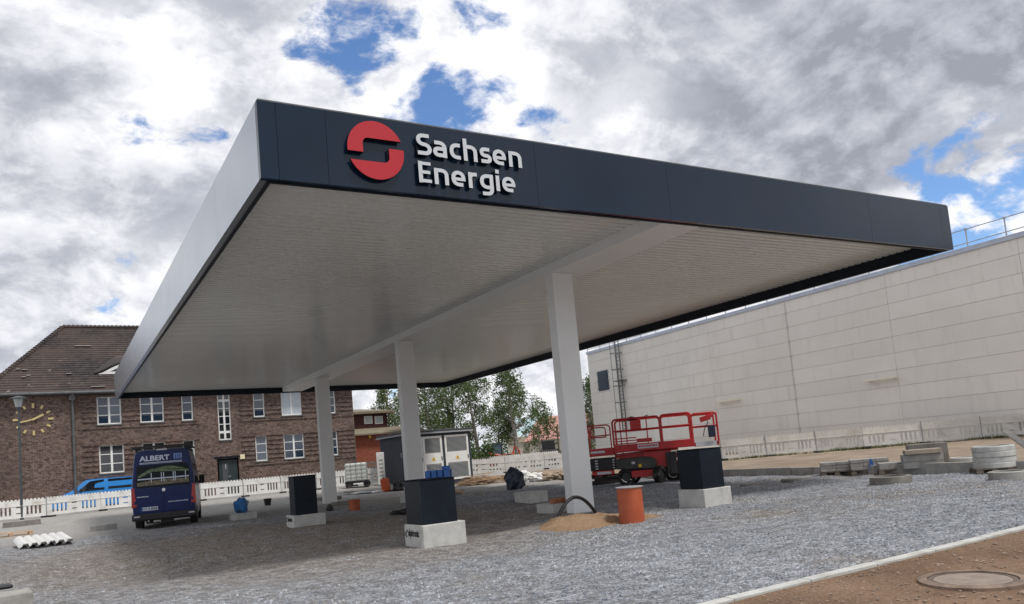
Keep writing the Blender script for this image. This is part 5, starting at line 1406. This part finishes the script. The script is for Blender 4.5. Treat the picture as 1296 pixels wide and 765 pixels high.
    def flat(u, v, L, W, H, label, m=CONCD, rz=bang, name='kerb_block', cat='concrete block'):
        p = drop(at_z(u, v, 0)); t = thing(name, label, cat, p, rz)
        b = B(); b.box(0, L, 0, W, -.03, H); mesh('block', b, m, t, bevel=.012); return t
    s = ppm(30, 671)
    flat(4, 673.5, 41/s, .35, .24, 'long weathered concrete beam lying in front of the lamp post')
    flat(-22, 669, 42/s, .3, .22, 'weathered concrete beam cut by the left frame edge, behind the other beam')
    flat(115, 673.5, 30/ppm(130, 672), .28, .22, 'short concrete kerb stone lying alone left of the dark van', CONC)
    p = at_z(-14, 683); pallet((p.x, p.y, 0), bang, 50/ppm(10, 683), 1.2, 'pale timber pallet on the gravel below the concrete beams', m=WOOD)
    # corrugated white sheet
    p = at_z(24, 697); s = ppm(50, 697); t = thing('corrugated_sheet', 'white corrugated roofing sheets lying on the gravel at the left', 'roofing sheet', p, bang+R(1))
    L = 61/s
    for k in range(3):
        prof = []; n = 6; w = L/n
        for i in range(n): prof += [(i*w, 0), (i*w+.14*w, 0), (i*w+.30*w, .07), (i*w+.80*w, .07), (i*w+.96*w, 0)]
        prof.append((L, 0)); b = B(); vs = []
        for x, z in prof: vs += [(x, 0, z), (x, 2.7, z+.10), (x, 0, z-.012), (x, 2.7, z+.088)]
        for i in range(len(prof)-1): b.f += [[4*i, 4*i+4, 4*i+5, 4*i+1], [4*i+2, 4*i+3, 4*i+7, 4*i+6], [4*i, 4*i+2, 4*i+6, 4*i+4], [4*i+1, 4*i+5, 4*i+7, 4*i+3]]; b.mi += [0]*4
        b.v = vs
        mesh('sheet', b, WFOIL, t, loc=(.02*k, -.03*k, .06+.02*k))
    b = B(); [b.box(x, x+.12, .05, 2.6, 0, .055) for x in (.1, L*.5, L-.25)]; mesh('bearer', b, WOODG, t)
    # block at the lower left corner
    p = at_z(42, 748.5, .27); t = thing('concrete_block', 'grey concrete block cut by the lower left corner of the frame', 'concrete block', (p.x, p.y, 0), bang+R(2))
    b = B(); b.box(-.95, 0, -.02, .5, -.05, .27); mesh('block', b, CONC, t, bevel=.015)
    p = at_z(17, 744.5, .274); t = thing('rubber_mat', 'black rubber pad lying on the concrete block in the lower left corner', 'rubber pad', (p.x, p.y, .273), bang+R(6)); b = B(); b.box(-.6, 0, .0, .3, 0, .05); mesh('pad', b, BLK, t, bevel=.02)
    # black tub far side
    p = drop(at_z(339, 640)); t = thing('black_tub', 'small black tub standing on the gravel beyond the left plinth', 'tub', p); b = B(); b.lathe([(.14, 0), (.19, .33), (.175, .33), (.13, .02)], n=20); b.cyl((0,0,.01), (0,0,.02), .13, n=20); mesh('tub', b, BLK, t, smooth=True)
yard()

def back_yard():
    e1 = Vector((math.cos(YAW), -math.sin(YAW), 0)); e2 = Vector((math.sin(YAW), math.cos(YAW), 0)); rzv = -YAW
    # caged water tank on a hand cart
    p = drop(at_d(452, 615, 43.5)); t = thing('water_tank', 'white caged water tank on a low wheeled cart by the barriers', 'water tank', p, rzv+R(10))
    W, D, H = 1.20, 1.05, 1.08; z0 = .38
    b = B(); b.box(-W/2, W/2, 0, D, z0, z0+H-.06); mesh('tank', b, TANK, t, bevel=.08)
    b = B(); b.cyl((0, D/2, z0+H-.06), (0, D/2, z0+H), .12, n=14); mesh('cap', b, BLK, t)
    for i in range(5):
        b = B(); x = -W/2+W*i/4; b.tube([(x, -.03, z0), (x, -.03, z0+H-.04), (x, D+.03, z0+H-.04), (x, D+.03, z0)], .013, 5); mesh('cage_bar', b, STEEL, t)
    for k in range(5):
        b = B(); z = z0+.05+k*.22; b.tube([(-W/2-.03, -.03, z), (W/2+.03, -.03, z), (W/2+.03, D+.03, z), (-W/2-.03, D+.03, z), (-W/2-.03, -.03, z)], .013, 5); mesh('cage_bar', b, STEEL, t)
    b = B(); b.box(-.66, .66, -.05, D+.05, z0-.10, z0-.003); mesh('cart_bed', b, BLK, t)
    for x in (-.45, .55):
        for y in (.05, D-.05):
            b = B(); b.cyl((x, y-.06, .2), (x, y+.06, .2), .2, n=16); mesh('wheel', b, RUB, t)
    # orange fuel can and dark sack near the kiosk
    p = drop(at_d(487, 611, 41.0)); t = thing('orange_container', 'orange red plastic container leaning by the kiosk side', 'container', p, rzv)
    b = B(); b.obox((0, .15, .36), (.44, .3, .68), Matrix.Rotation(R(-7), 3, 'Y')); mesh('body', b, mat('orange_red_plastic', (.55, .09, .02), .4, var=.1), t, bevel=.05)
    b = B(); b.cyl((-.08, .15, .68), (-.08, .15, .76), .06, n=10); mesh('cap', b, BLK, t)
    p = drop(at_d(504, 613, 41.0)); o = mesh('dark_sack', (lambda b: (b.blob((0,0,.2), (.3, .25, .38), 5, .5, 3, 0.0), b)[1])(B()), BLK, smooth=True, loc=p); setp(o, 'dark sack slumped against the kiosk side', 'sack')
    p = drop(at_d(608, 601, 44)); t = thing('black_tray', 'flat black mixing tray right of the kiosk', 'tray', p, rzv); b = B(); b.box(-.3, .32, 0, .5, 0, .05); b.box(-.3, -.27, 0, .5, .051, .26); b.box(.29, .32, 0, .5, .051, .26); b.box(-.268, .288, 0, .03, .051, .26); b.box(-.268, .288, .47, .5, .051, .26); mesh('tray', b, BLK, t)
    # timber heap
    p = drop(at_d(611, 615, 39.0)); t = thing('timber_pile', 'loose heap of sawn timber boards right of the kiosk', 'timber pile', p, rzv)
    random.seed(3)
    base = None
    for i in range(46):
        L = random.uniform(1.0, 2.1); b = B(); x = random.uniform(-.85, .85); y = random.uniform(0, 1.1); k = 1-abs(x)/1.15
        z = .03+.62*k*(i/46)
        b.obox((x, y, z), (L, random.uniform(.07, .13), .028), Matrix.Rotation(random.uniform(-.35, .35) + (1.2 if i % 9 == 0 else 0), 3, 'Z') @ Matrix.Rotation(random.uniform(-.09, .09), 3, 'Y'))
        mesh('board', b, WOOD, t)
    # white and beige sacks
    for u, v, w, h, m, lab in ((663, 611, .62, .46, WFOIL, 'left bulging white sack beyond the wrapped stub'), (678, 610, .6, .36, WFOIL, 'right lower white sack beyond the wrapped stub'), (694, 611, .62, .36, BSACK, 'left beige sack of rubble beside the nearest column'), (709, 610, .55, .38, BSACK, 'right beige sack of rubble beside the nearest column')):
        p = drop(at_d(u, v, 37)); b = B(); b.blob((0, .2, h*.42), (w*.68, .4, h*.70), u*.07, .38, 4, 0.0); o = mesh('filled_sack', b, m, smooth=True, loc=p, rz=rzv); setp(o, lab, 'sack', 'sacks behind the canopy')
    # slab, planks, sheets scattered in front of the kiosk
    p = drop(at_d(592, 625, 29)); t = thing('paving_slab', 'thick grey paving slab lying on the gravel in front of the kiosk', 'slab', p, rzv+R(6)); b = B(); b.box(0, .66, 0, .5, 0, .15); mesh('slab', b, CONC, t, bevel=.01)
    p = at_z(567, 628); t = thing('timber_offcut', 'brown timber offcut leaning on a grey block right of the middle cover box', 'timber', p, rzv)
    b = B(); b.obox((.25, .15, .22), (.85, .14, .10), Matrix.Rotation(R(24), 3, 'Y')); mesh('beam', b, WOOD, t)
    b = B(); b.box(.2, .62, .25, .6, 0, .2); mesh('prop_block', b, CONC, t, bevel=.01)
    spots = [(468, 622, 1.6, .18, WOOD, .15, 'long tan plank nearest the water tank'), (486, 623, 1.9, .14, WOODG, .35, 'grey plank pointing at the kiosk corner'), (478, 617, 1.4, .2, WOOD, -.2, 'short wide tan plank behind the others'), (496, 619, 1.2, .16, WOOD, .5, 'pale plank end by the dark sack'), (455, 626, 1.7, .12, WOODG, -.1, 'grey plank lying left of the white foil'), (500, 613, .9, .3, WOOD, .9, 'tan board fragment by the kiosk base')]
    for u, v, L, W, m, a, lab in spots:
        p = drop(at_d(u, v, 41.5)); b = B(); b.box(-L/2, L/2, -W/2, W/2, .02, .07); o = mesh('plank', b, m, loc=p, rz=rzv+a); o.rotation_euler.y = R(2); setp(o, lab+' among the site debris', 'plank', 'planks scattered by the kiosk')
    for u, v, w, m, lab in ((474, 625, .5, WFOIL, 'small crumpled white foil among the planks'), (462, 621, .9, mat('blue_grey_sheet', (.22, .30, .36), .4, var=.2), 'blue grey plastic sheet lying among the planks'), (455, 618, .8, mat('pale_sheet', (.45,.45,.42), .5, var=.2), 'pale sheet lying beside the tank cart')):
        p = drop(at_d(u, v, 41)); b = B(); b.blob((0, 0, .02), (w, .5, .07), u, .5, 3, 0.0); o = mesh('plastic_sheet', b, m, smooth=True, loc=p, rz=rzv); setp(o, lab, 'sheet')
    for u, v, w in ((430, 640, .28), (423, 633, .3), (408, 634, .2)):
        p = drop(at_z(u, v, 0)); b = B(); b.box(-w, w, -.2, .2, -.02, .17); o = mesh('concrete_offcut', b, CONCD, loc=p, rz=.3, bevel=.02); setp(o, {430: 'concrete offcut at the right foot of the far column', 423: 'concrete offcut behind the far column, the higher one', 408: 'small concrete offcut left of the far column'}[u], 'concrete piece', 'concrete offcuts round the far column')
    p = at_z(417.5, 647); b = B(); b.blob((0,0,.1), (.14, .12, .15), 2, .3, 2, 0.0); o = mesh('grey_stone', b, DGREY, loc=p, smooth=True); setp(o, 'dark grey lump against the front of the far column', 'stone')
    p = at_z(512, 650); b = B(); b.blob((0, 0, .03), (.42, .2, .10), 8, .5, 3, 0.0); o = mesh('black_foil', b, BLK, loc=p, smooth=True, rz=rzv); setp(o, 'crumpled black foil on the gravel left of the middle plinth', 'foil')
    # long timber under the lift's left end
    p = drop(at_d(749, 611.5, 29.0)); t = thing('timber_baulk', 'dark timber baulks lying under the left end of the red lift', 'timber', p, rzv-R(6)); b = B(); b.box(0, 1.0, 0, .3, 0, .16); mesh('baulk', b, mat('dark_timber', (.03,.026,.024), .9, var=.3), t, bevel=.01); b = B(); b.box(.1, 1.05, .02, .3, .163, .30); mesh('baulk', b, MATS['dark_timber'], t, bevel=.01)
back_yard()

# ------------------------------------------------------------------ trees, shrubs, grass
def leaf_cloud(b, c, r, n, size, droop=0.3, rnd=random):
    for _ in range(n):
        while True:
            p = Vector((rnd.uniform(-1,1), rnd.uniform(-1,1), rnd.uniform(-1,1)))
            if p.length < 1: break
        p = p*(.55+.45*rnd.random())
        q = Vector(c)+Vector((p.x*r[0], p.y*r[1], p.z*r[2])); s = size*rnd.uniform(.6, 1.25)
        a = Vector((rnd.gauss(0,1), rnd.gauss(0,1), rnd.gauss(0,.6)-droop)).normalized(); n_ = a.cross(Vector((rnd.gauss(0,1), rnd.gauss(0,1), rnd.gauss(0,1)))).normalized()
        o = len(b.v); b.v += [tuple(q-a*s*.5), tuple(q+n_*s*.32), tuple(q+a*s*.6), tuple(q-n_*s*.32)]; b.f.append([o, o+1, o+2, o+3]); b.mi.append(0)
def tree(p, H_, cr, n_limb, seed, label, group, lean=0.0, leaf=LEAF, size=.155, per=185, low=.22, name='birch_tree', trunks=1):
    H = H_*1.1; rnd = random.Random(seed); t = thing(name, label, 'tree', p, 0, group)
    cb = B()
    for k in range(trunks):
        off = Vector((rnd.uniform(-.5, .5), rnd.uniform(-.3, .3), 0))*(0 if trunks == 1 else 1)
        path = []; ln = Vector((lean+rnd.uniform(-.05, .05), rnd.uniform(-.05, .05), 0)); hh = H*(1-.1*k)
        for i in range(9):
            f = i/8; path.append(off+ln*(hh*f)+Vector((.12*math.sin(f*5+seed), .12*math.cos(f*4+seed), hh*f*.97-.2)))
        b = B(); b.tube(path, [max(.02, .15*(1-f/8*.9)*H/8) for f in range(9)], 7)
        m = n_limb//trunks
        for i in range(m):
            f = low+(.98-low)*((i+rnd.random())/m); j = min(7, int(f*8)); a = path[j].lerp(path[j+1], f*8-j)
            an = rnd.uniform(0, 2*math.pi); reach = cr*(math.sin(math.pi*min(1, .14+f*.84))**.8)*rnd.uniform(.5, 1.1)
            e = a+Vector((math.cos(an)*reach, math.sin(an)*reach, reach*rnd.uniform(.15, .75)*(1.25-f)))
            mid = a.lerp(e, .55)+Vector((0, 0, reach*.15)); tip = e+Vector((math.cos(an)*.25, math.sin(an)*.25, -.35*rnd.random()))
            b.tube([a, mid, e, tip], [.045*H/8, .03*H/8, .018, .008], 5)
            for q, rr in ((mid, .62), (e, .75), (tip-Vector((0,0,.3)), .62)):
                k_ = rnd.uniform(.5, 1.1)
                leaf_cloud(cb, q+Vector((rnd.uniform(-.2,.2), rnd.uniform(-.2,.2), rnd.uniform(-.2,.1))), (rr*k_, rr*k_, rr*k_*1.05), int(per*k_/3), size, .5, rnd)
        mesh('trunk', b, BARK, t, smooth=True)
    mesh('crown', cb, leaf, t)
def shrub(p, r, n, seed, label, group='shrubs beyond the far barriers', leaf=LEAF2, size=.2, name='shrub'):
    rnd = random.Random(seed); t = thing(name, label, 'shrub', p, 0, group); cb = B(); b = B()
    for i in range(9):
        c = Vector((rnd.uniform(-.7,.7)*r[0], rnd.uniform(-.7,.7)*r[1], r[2]*rnd.uniform(.35, 1.2))); b.tube([(0,0,-.1), c*.6, c], [.05, .03, .01], 5)
        leaf_cloud(cb, c, (r[0]*.55, r[1]*.55, r[2]*.5), n//9, size, .1, rnd)
    mesh('stems', b, BARK, t); mesh('crown', cb, leaf, t)
def plants():
    g = 'birch trees beyond the far barriers'
    P = lambda u, d: drop(at_d(u, 560, d))
    tree(P(492, 66), 7.4, 1.9, 40, 1, 'birch tree behind the red brick house, left of the middle column', g)
    tree(P(546, 60), 8.6, 2.0, 52, 2, 'birch tree rising directly behind the kiosk, the one nearest the middle column', g)
    tree(P(574, 64), 9.2, 2.2, 60, 5, 'twin trunked birch tree behind the kiosk, middle of the tree group', g, trunks=2)
    tree(P(604, 61), 9.0, 1.8, 50, 8, 'slender birch tree right of the kiosk, reaching the canopy edge', g)
    tree(P(630, 72), 6.0, 1.1, 20, 11, 'smaller thin birch tree in the gap between the tall birches', g, per=140)
    tree(P(658, 62), 8.2, 1.8, 54, 14, 'tall birch tree with broad crown standing free left of the nearest column', g, lean=-.01, trunks=2, per=200)
    tree(P(681, 64), 5.0, 1.3, 22, 21, 'short birch leaning right beside the broad birch', g, lean=.05)
    tree(P(747.5, 70), 7.0, 1.2, 50, 17, 'dark green tree beside the far corner of the cream hall', None, leaf=LEAF2, low=.05, name='leafy_tree')
    for i, (u, d, r, n, lab) in enumerate(((540, 56, (1.6, 1.2, 1.3), 900, 'dense shrub directly behind the kiosk'), (612, 58, (1.5, 1.2, 1.5), 1000, 'dense tall shrub right of the kiosk'), (635, 66, (1.6, 1.2, .9), 700, 'low shrub behind the orange tractor'), (668, 60, (1.4, 1.0, .7), 700, 'low shrub at the foot of the broad birch'), (700, 66, (1.2, 1.0, .7), 500, 'low shrub beside the dark cab'), (578, 57, (1.6, 1.2, 1.6), 1000, 'tall shrub behind the right kiosk door'))):
        shrub(P(u, d), r, n, 40+i, lab)
    # far hedge closing the view
    rnd = random.Random(5); cb = B()
    for i in range(60):
        q = P(430+i*6.0, 100+rnd.uniform(-6, 6)); leaf_cloud(cb, q+Vector((0, 0, rnd.uniform(.3, 1.6))), (1.5, 1.5, 1.3), 60, .4, .1, rnd)
    setp(mesh('far_hedge', cb, LEAF2), 'low green hedge far beyond the trees', None, None, 'stuff')
    # tufts of dry grass along the foot of the right hand barriers
    cb = B()
    line = [at_d(*q) for q in RB]
    for i in range(2600):
        k = rnd.randrange(len(line)-1); q = line[k].lerp(line[k+1], rnd.random()); dens = mnoise.noise(Vector((q.x*.5, q.y*.5, 3)))
        if dens < -.05 and rnd.random() < .8: continue
        q = q - KN*abs(rnd.gauss(.15, .35)); h = rnd.uniform(.05, .16)*(1+dens); a = rnd.uniform(0, 6.28); dx, dy = math.cos(a)*.03, math.sin(a)*.03
        o = len(cb.v); z = .2; cb.v += [(q.x-dx, q.y-dy, z), (q.x+dx, q.y+dy, z), (q.x+dy*2+rnd.gauss(0,.04), q.y-dx*2+rnd.gauss(0,.04), z+h)]; cb.f.append([o, o+1, o+2]); cb.mi.append(0)
    setp(mesh('grass', cb, GRASS), 'dry grass tufts at the foot of the barriers', None, None, 'stuff')
plants()

# ------------------------------------------------------------------ things far beyond the barriers
def far_things():
    P = lambda u, d: drop(at_d(u, 560, d)); rzv = -YAW
    p = P(686, 88); t = thing('gabled_house', 'pale house with a light red tiled roof beyond the birches', 'house', p, rzv-R(3))
    b = B(); b.box(-1.5, 8, 0, 8, -.3, 2.3); mesh('wall', b, CREAM, t)
    b = B(); b.add([(-2, -.4, 2.2), (8.5, -.4, 2.2), (8.5, 4, 5.0), (-.2, 4, 5.0), (8.5, 8.4, 2.2), (-2, 8.4, 2.2)], [(0,1,2,3),(3,2,4,5),(0,3,5),(1,4,2)]); mesh('roof', b, PINK, t)
    for x in (.6, 2.6): window(t, x, x+.9, .9, 2.0, 2, 1, y=-.08, sill=False)
    p = P(655, 92); t = thing('white_shed', 'small white shed between the birches', 'shed', p, rzv); b = B(); b.box(-1.2, 1.6, 0, 3, -.3, 2.2); mesh('wall', b, CREAM, t); b = B(); b.add([(-1.4,-.2,2.2),(1.8,-.2,2.2),(1.8,3.2,2.2),(-1.4,3.2,2.2),(-1.4,1.5,2.9),(1.8,1.5,2.9)], [(0,1,5,4),(3,2,5,4),(0,4,3),(1,2,5)]); mesh('roof', b, FELT, t)
    # tractor with front loader
    p = P(626, 59); t = thing('compact_tractor', 'orange red compact tractor with loader arm behind the far barriers', 'tractor', p, rzv)
    b = B(); b.box(-.5, 1.3, -.35, .35, .55, 1.0); b.box(.0, 1.0, -.55, .55, .4, .62); mesh('hood', b, TRACT, t, bevel=.06)
    b = B(); b.box(-.45, .5, -.5, .5, 1.0, 1.9); mesh('cab', b, mat('cab_glass', (.08, .13, .17), .15), t, bevel=.05)
    b = B(); [b.box(x-.03, x+.03, y-.03, y+.03, 1.0, 1.93) for x in (-.45, .5) for y in (-.5, .5)]; b.box(-.55, .6, -.58, .58, 1.93, 2.0); mesh('cab_frame', b, DGREY, t)
    b = B(); b.tube([(.4, -.5, 1.0), (-.5, -.6, 1.25), (-1.1, -.6, .8), (-1.3, -.6, .5)], .09, 6); b.tube([(.4, .5, 1.0), (-.5, .6, 1.25), (-1.1, .6, .8), (-1.3, .6, .5)], .09, 6); mesh('loader_arm', b, TRACT, t)
    b = B(); b.prism([(-1.7, .35), (-1.2, .35), (-1.15, .95), (-1.35, 1.0)], lambda a, z, d: (a, d, z), -.75, .75); mesh('bucket', b, TRACT, t)
    for x, r in ((-.35, .38), (1.0, .55)):
        for y in (-.55, .55): b = B(); b.cyl((x, y-.14, r), (x, y+.14, r), r, n=18); w = mesh('wheel', b, RUB, t); b = B(); b.cyl((x, y-.15, r), (x, y+.15, r), r*.5, n=14); mesh('rim', b, TRACT, w)
    # small digger behind, and a dark machine cab
    p = P(642, 61); t = thing('small_digger', 'orange red small digger close right of the tractor', 'digger', p, rzv)
    b = B(); b.box(-.5, .5, -.6, .6, .0, .4); mesh('track', b, RUB, t, bevel=.15); b = B(); b.box(-.55, .5, -.5, .5, .42, 1.05); mesh('body', b, TRACT, t, bevel=.08); b = B(); b.tube([(.3, 0, .8), (.55, 0, 1.6), (.9, 0, 1.2), (.8, 0, .5)], .08, 6); mesh('boom', b, TRACT, t)
    p = P(694, 60); t = thing('machine_cab', 'dark machine cab behind the far barriers, left of the nearest column', 'machine', p, rzv); b = B(); b.box(-.65, .65, 0, 1.2, .4, 1.25); mesh('body', b, DGREY, t, bevel=.05); b = B(); b.box(-.5, .5, .1, 1.1, 1.253, 1.95); mesh('cab', b, BLK, t, bevel=.05)
    b = B(); [b.cyl((x, -.05, .35), (x, .2, .35), .35, n=14) for x in (-.5, .5)]; mesh('wheels', b, RUB, t)
    p = P(706.5, 64); t = thing('utility_pole', 'thin dark post right of the broad birch', 'pole', p, 0); b = B(); b.cyl((0,0,-.3), (0,0,2.9), .07, n=8); mesh('pole', b, WOODG, t); b = B(); b.box(-.5, .5, -.04, .04, 2.1, 2.2); mesh('cross_arm', b, WOODG, t)
    p = P(676, 70); t = thing('wire_fence', 'grey mesh fence in front of the pale red roof', 'fence', p, rzv)
    for i in range(6): b = B(); b.cyl((i*1.2, 0, -.2), (i*1.2, 0, 1.7), .03, n=6); mesh('post', b, STEEL, t)
    b = B()
    for i in range(40): b.cyl((i*.15, .0, 0), (i*.15, .0, 1.6), .008, n=4)
    for k in range(11): b.cyl((0, .0, .08+k*.15), (6, .0, .08+k*.15), .008, n=4)
    mesh('wire_mesh', b, STEEL, t)
far_things()
